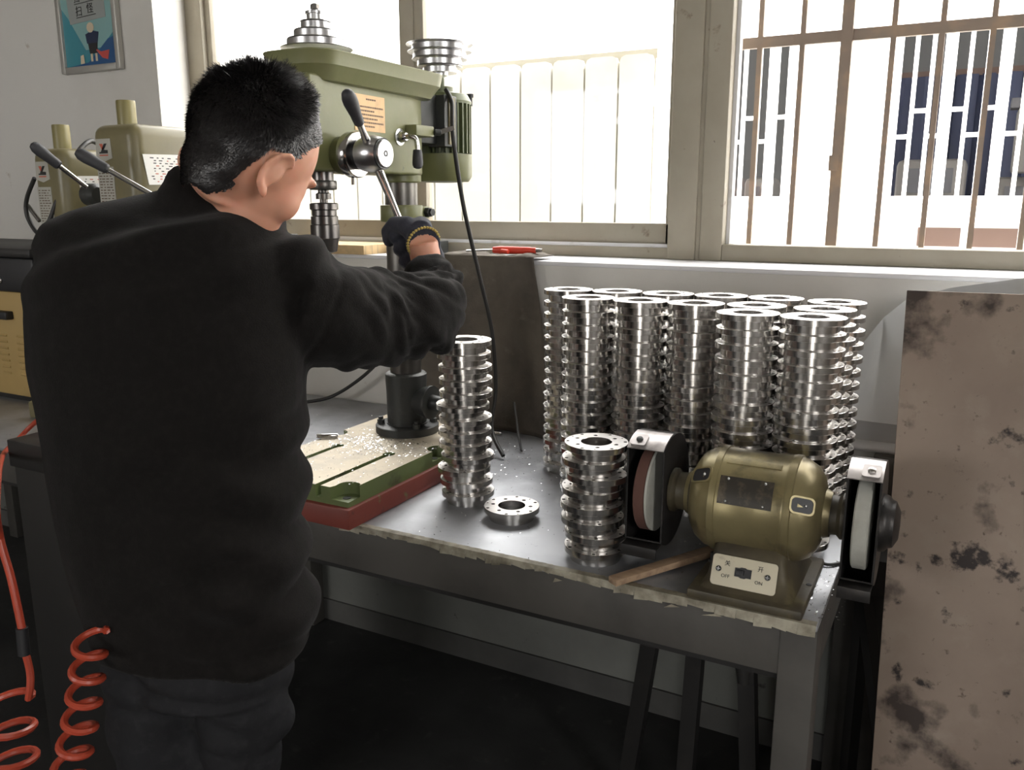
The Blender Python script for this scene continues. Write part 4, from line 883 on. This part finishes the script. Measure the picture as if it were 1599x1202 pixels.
# cloth folds pressed into the jacket surface
def fold_mesh(me):
    n = len(me.vertices); co = np.empty(n*3); me.vertices.foreach_get('co', co); co = co.reshape(-1,3)
    no = np.empty(n*3); me.vertex_normals.foreach_get('vector', no); no = no.reshape(-1,3)
    path = np.array([tuple(p) for p in SLV]); disp = np.zeros(n)
    d2 = ((co[:,None,:]-path[None])**2).sum(2); near = d2.argmin(1); dist = np.sqrt(d2.min(1))
    seg = np.r_[0, np.cumsum(np.linalg.norm(np.diff(path,axis=0),axis=1))]; s = seg[near]; Ltot = seg[-1]
    tang = np.gradient(path, axis=0); tang /= np.linalg.norm(tang,axis=1)[:,None]
    rel = co-path[near]; t = tang[near]; along = (rel*t).sum(1); s = s+along*.9
    up = np.array([0,0,1.]); side = np.cross(t, up); side /= np.linalg.norm(side,axis=1)[:,None]; up2 = np.cross(side, t)
    ang = np.arctan2((rel*up2).sum(1), (rel*side).sum(1))
    w = np.clip((s-.05)/.10, 0, 1)*np.clip(1.25-dist/.11, 0, 1)
    ph = s*2*PI/.052+1.5*np.sin(ang*1.0+.6)+.8*np.sin(ang*2.0+s*26)+.6*np.sin(s*41+2)
    fn = np.array([noise.noise(Vector((a_*23+b_*.9, math.cos(b_)*1.1, math.sin(b_)*1.1))) for a_, b_ in zip(s, ang)])
    fm = np.array([noise.noise(Vector((a_*9+4, math.cos(b_)*.8, math.sin(b_)*.8+7))) for a_, b_ in zip(s, ang)])
    billow = .30*np.abs(np.sin(ph/2+2.2*fm))+.95*np.abs(fn)*1.6; amp = .0270*(.75+.9*fm)
    disp += w*amp*(billow-.55)*np.clip((Ltot-s)/.07, .12, 1)
    # shoulder seam where the sleeve is set in
    seam = np.exp(-((s-.045)/.0055)**2)*np.clip(1.6-dist/.08,0,1); disp -= .004*seam
    # torso: soft drags from the neck to the shoulder, and diagonal creases low at the right
    P = co-np.array(tuple(TR[8][0])); r = P@np.array(tuple(PR)); f = P@np.array(tuple(PF)); z = P[:,2]
    tor = 1-w
    g1 = np.clip(1-np.abs(z-.19)/.12,0,1); disp += tor*g1*.009*np.sin((z*1.0-r*.38)*2*PI/.075+.8*np.sin(r*14))
    g2 = np.clip((r-.00)/.12,0,1)*np.clip((-.05-z)/.10,0,1)*np.clip((z+.47)/.1,0,1)
    disp += tor*g2*.0045*np.sin((z+.55*r)*2*PI/.085+1.1*np.sin(r*11+z*6))
    nzv = np.array([noise.fractal(Vector(p)*7, 1.0, 2.0, 3) for p in co]); disp += tor*.005*nzv
    tn = np.array([abs(noise.noise(Vector((a_*3.2+c_*5.0, c_*11-a_*4, b_*4)))) for a_, b_, c_ in zip(r, f, z)])
    wt = np.clip((r+.10)/.16,0,1)*np.clip((.02-z)/.12,0,1)+.35*np.clip((z-.06)/.08,0,1)*np.clip((.30-z)/.06,0,1)
    disp += tor*wt*.018*(tn*1.8-.35)
    hem = np.clip((-.395-z)/.05,0,1)*tor; disp += hem*.004*np.sin(np.arctan2(f,r)*7+1)
    co += no*disp[:,None]; me.vertices.foreach_set('co', co.ravel()); me.update(); me.shade_smooth()
fold_mesh(jme)

# head: x right, y towards the face, z up
HC_ = at(403, 224, 1.185); HP = math.radians(36)
HM = Matrix.Translation(HC_) @ Matrix.Rotation(math.radians(4),4,'Z') @ Matrix.Rotation(-HP,4,'X') @ Matrix.Rotation(math.radians(14),4,'Y') @ Matrix.Scale(.94,4)
CR = (.0765, .0960, .0985)
bd_ = MB()
def hs(c, r): bd_.sphere(HM@Vector(c), r, 28, 18, HM.to_3x3().to_4x4())
hs((0,-.002,0), CR); hs((0,.040,-.035), (.066,.062,.078)); hs((0,.050,-.082), (.050,.050,.046)); hs((0,.078,-.108), (.022,.020,.018))
hs((.040,.052,-.050), (.026,.034,.034)); hs((-.040,.052,-.050), (.026,.034,.034)); hs((0,.090,.006), (.048,.012,.012))
bd_.tube([HM@Vector((0,.092,-.008)), HM@Vector((0,.108,-.040)), HM@Vector((0,.100,-.050))], [.007,.012,.010], 12)
hs((0,.094,-.075), (.024,.010,.006)); hs((0,.092,-.086), (.020,.010,.006))
neck0 = HM@Vector((0,-.018,-.050)); neck1 = NK+NUP*.05+PF*.016+PR*.006; bd_.tube([neck0, neck1, NK+NUP*.0, at(290,400,1.215)], [.058,.054,.058,.07], 28)
def ear(sg):
    c = Vector((sg*.0745, -.014, -.046)); pts = []
    for k in range(13):
        a = math.radians(-75+k*25); pts.append(HM@(c+Vector((sg*(.012+.006*math.sin(a)), -.016*math.cos(a)*1.0-.002, .027*math.sin(a)+.004))))
    pts = [HM@(c+Vector((sg*(.008+.010*max(0,math.sin(a))), -.017*math.cos(a)-.004+.003*math.sin(a), .030*math.sin(a)))) for a in [math.radians(-95+22*k) for k in range(12)]]
    bd_.tube(pts, [.0045,.0055,.005,.0045,.0042,.0042,.0042,.0042,.0042,.0042,.004,.0035], 8)
    bd_.sphere(HM@(c+Vector((sg*.006,-.004,.002))), (.0075,.016,.026), 12, 8, HM.to_3x3().to_4x4() @ Matrix.Rotation(sg*-.35,4,'Z'))
    bd_.sphere(HM@(c+Vector((sg*.008,-.003,-.031))), (.005,.008,.010), 10, 8)
ear(1); ear(-1)
# trunk, arms and legs under the clothes
bd_.loft([ell(c, max(A-.035,.03), max(B-.035,.03), 28, 2.1) for c, A, B in TR[::-1][1:-3]])
bd_.tube([SHR, ELB.lerp(SHR,.5), ELB, ELB.lerp(WR,.5), WR], [.055,.048,.040,.036,.0265], 18)
bd_.tube([SHL, SHL.lerp(ELL,.5), ELL, ELL.lerp(HL,.5), HL], [.052,.046,.038,.034,.026], 18)
PEL = TR[-1][0]
HIPL = at(243, 1040, 1.14); HIPR = at(384, 1030, 1.13)
KNL = at(248, 1200, 1.15); KNR = at(366, 1195, 1.14)
ANL = Vector((KNL.x, KNL.y, .10))-PF*.03; ANR = Vector((KNR.x, KNR.y, .10))-PF*.03
for h, k, a in ((HIPL,KNL,ANL),(HIPR,KNR,ANR)): bd_.tube([h+Vector((0,0,.06)), h.lerp(k,.5), k, k.lerp(a,.4), a, a-Vector((0,0,.05))], [.052,.050,.046,.044,.034,.034], 20)
# right hand closed on the lever
def hand(mb, G_, Ld, A, sideref, g, fist=True, S_=1.2):
    a = (A-Ld*A.dot(Ld)).normalized(); wv = Ld.cross(a).normalized()
    if wv.dot(sideref) < 0: wv = -wv
    P = lambda l, f, w_: G_+(Ld*l+a*f+wv*w_)*S_
    def tb_(pts, rs, n=12): mb.tube(pts, [r*S_+g for r in rs], n)
    def sp_(p, r): mb.sphere(p, r*S_+g, 10, 7)
    for i, (t, sc) in enumerate(((-.030,.96),(-.010,1.03),(.011,1.0),(.030,.86))):
        pts = [P(t*.95,-.012,.024)]; R_ = .0195*sc
        for dg in (20, 62, 105, 150, 195, 238): q = math.radians(dg); pts.append(P(t, R_*1.15*math.sin(q), R_*math.cos(q)))
        tb_(pts, (.0105,.0105,.0100,.0098,.0092,.0088,.0078), 10); sp_(pts[-1], .0078); sp_(pts[1], .0112)
    for t in (-.026, 0, .026): tb_([P(t*.62,-.058,.012), P(t,-.030,.021), P(t,.004,.026)], [.018,.0165,.012])
    tb_([P(-.012,-.055,.006), P(-.036,-.034,.000), P(-.047,-.010,-.012), P(-.042,.014,-.022), P(-.030,.026,-.024)], [.015,.0145,.0115,.0105,.009]); sp_(P(-.030,.026,-.024), .009)
    tb_([P(0,-.050,.010), P(0,-.066,.008)], [.026,.0245], 16)
    return P
LV = L2; AD = (GRIP-WR).normalized()
PH = hand(bd_, GRIP, LV, AD, RT, -.0010)
bd_.tube([WR, PH(0,-.060,.008)], [.0285,.0285], 16)
GL = HL+PF*.07; hand(bd_, GL, PR, PF, Vector((0,0,1)), -.001, False)
bd_.tube([HL, GL-PF*.06], .025, 14)
bme = remesh(bd_, .0036, 4, 'person')
person = link('person', bme, M_SKIN); person['root_at'] = (0,0,0)
tag(person, 'person seen from behind in black fleece jacket and dark jeans, gloved hand on drill lever', 'person')
base_pt = Vector(((ANL.x+ANR.x)/2, (ANL.y+ANR.y)/2, 0)); bme.transform(Matrix.Translation(-base_pt)); person.location = base_pt; person['root_at'] = tuple(base_pt)
link('jacket', jme, M_JACKET, person)
gm = MB(); hand(gm, GRIP, LV, AD, RT, .0018); gl = link('glove', remesh(gm, .003, 3, 'glove'), M_GLOVE, person)
c0 = PH(0,-.076,.006); wd = (c0-WR).normalized(); u_, v_, _ = frame_of(AD)
cuff = MB()
for k in range(34):
    a = 2*PI*k/34; pc = PH(0,-.066,.008)+(u_*math.cos(a)+v_*math.sin(a))*.0305; cuff.sphere(pc, (.0032,.0032,.0026), 6, 4)
cuff.build('cuff_edge', M_CUFF, gl)
gm = MB(); hand(gm, GL, PR, PF, Vector((0,0,1)), .0018, False); link('glove', remesh(gm, .003, 3, 'glove'), M_GLOVE, person)
# trousers
tm = MB()
tm.loft([ell(PEL+Vector((0,0,h))+PF*.0, a, b, 32, 2.2) for h, a, b in ((-.07,.110,.080),(-.02,.116,.085),(.04,.112,.078))])
for h, k, a, s in ((HIPL,KNL,ANL,0),(HIPR,KNR,ANR,1)):
    pth = smooth_path([h+Vector((0,0,.05)), h.lerp(k,.35), h.lerp(k,.75), k, k.lerp(a,.5), a-Vector((0,0,.04))], 5)
    tm.tube(pth, list(np.interp(np.linspace(0,1,len(pth)), [0,.2,.45,.6,.8,1], [.074,.070,.062,.060,.058,.056])), 24)
tme = remesh(tm, .007, 4, 'trousers')
def jean_folds(me):
    n = len(me.vertices); co = np.empty(n*3); me.vertices.foreach_get('co', co); co = co.reshape(-1,3); no = np.empty(n*3); me.vertex_normals.foreach_get('vector', no); no = no.reshape(-1,3)
    r = co@np.array(tuple(PR)); z = co[:,2]
    d = np.array([.016*(abs(noise.noise(Vector((p[0]*7+p[2]*6, p[1]*7, p[2]*13))))*1.7-.3) for p in co])
    co += no*d[:,None]; me.vertices.foreach_set('co', co.ravel()); me.update(); me.shade_smooth()
jean_folds(tme); link('trousers', tme, M_JEANS, person)
for an in (ANL, ANR):
    sh = MB(); b = Vector((an.x,an.y,0)); rings = []
    for f_, w_, h_ in ((-.075,.026,.05),(-.07,.034,.075),(-.02,.040,.095),(.05,.042,.075),(.11,.046,.055),(.16,.042,.045),(.185,.022,.03)):
        c = b+PF*f_; rings.append([c+PR*(w_*math.cos(2*PI*k/20))+Vector((0,0,max(0.0,h_/2+h_/2*math.sin(2*PI*k/20)*1.05))) for k in range(20)])
    sh.loft(rings); sh.build('shoe', M_SHOE, person)
for sg in (-1,1):
    ey = MB(); ey.sphere(HM@Vector((sg*.031,.078,-.012)), .011, 14, 10); ey.build('eye', M_EYE, person)
# hair: a close cap with short strands growing out from the crown whorl
hv = []; hf = []; R = random.Random(4)
WH = Vector((.010, -.062, .078)).normalized()
def scalp(d): return Vector((d.x*CR[0], d.y*CR[1]-.002, d.z*CR[2]))
def hair_amount(p):                       # 0 outside the hairline, 1 on top
    x, y, z = p
    low = -.118 if y < -.040 else (-.118+(y+.040)*2.3 if y < .02 else .020+(y-.02)*1.05)
    if abs(x) > .05 and -.036 < y < .018 and z < -.016: return 0
    return 0 if z < low else min(1, (z-low)/.14)
hb_ = MB()
hb_.sphere((0,-.002,0), (CR[0]+.004, CR[1]+.004, CR[2]+.005), 32, 24); hb_.sphere((0,-.034,-.060), (.056,.050,.056), 24, 16); hb_.sphere((0,-.020,-.085), (.050,.052,.045), 24, 16)
cme = remesh(hb_, .004, 10, 'hair_base')
hv_ = [v.co.copy() for v in cme.vertices]; hn_ = [v.normal.copy() for v in cme.vertices]; ha_ = [hair_amount(p) for p in hv_]
hm = MB(); keep = [list(p.vertices) for p in cme.polygons if all(ha_[i] > 0 for i in p.vertices)]
hm.add([HM@(p+n*(.0045*h-.0035)) for p, n, h in zip(hv_, hn_, ha_)], keep)
NF = len(keep); tot = 0
for k in range(50000):
    f_ = keep[R.randrange(NF)]; i, j = R.choice(f_), R.choice(f_); t = R.random(); p = hv_[i].lerp(hv_[j], t); nn = hn_[i].lerp(hn_[j], t).normalized(); h = hair_amount(p)
    if h <= 0: continue
    d = p.normalized(); away = (d-WH*d.dot(WH)); away = away.normalized() if away.length > 1e-4 else Vector((1,0,0))
    tang = (away-nn*away.dot(nn)); tang = tang.normalized() if tang.length > 1e-4 else nn
    swirl = nn.cross(tang); sm_ = min(1, max(0, (h-.35)/.65)); cl_ = Vector(noise.noise_vector(p*70))*.6
    dirn = (nn*(.34+.48*sm_)+tang*(.80-.15*sm_)+swirl*.25+cl_*sm_+Vector((R.gauss(0,.2),R.gauss(0,.2),R.gauss(0,.2)))).normalized()
    ln = (.0045+.019*sm_**1.2)*R.uniform(.7,1.25)
    wv = dirn.cross(nn); wv = (wv.normalized() if wv.length > 1e-4 else tang)*R.uniform(.00045,.0008)
    b0 = p-nn*.002; m_ = b0+dirn*ln*.55+nn*ln*.06; e_ = b0+dirn*ln-nn*ln*.10
    hm.add([HM@(b0-wv), HM@(b0+wv), HM@(m_+wv*.8), HM@(m_-wv*.8), HM@e_], [(0,1,2,3),(3,2,4)])
hair = hm.build('hair', M_HAIR, person, fix=False, smooth=0); hair.data.shade_smooth()
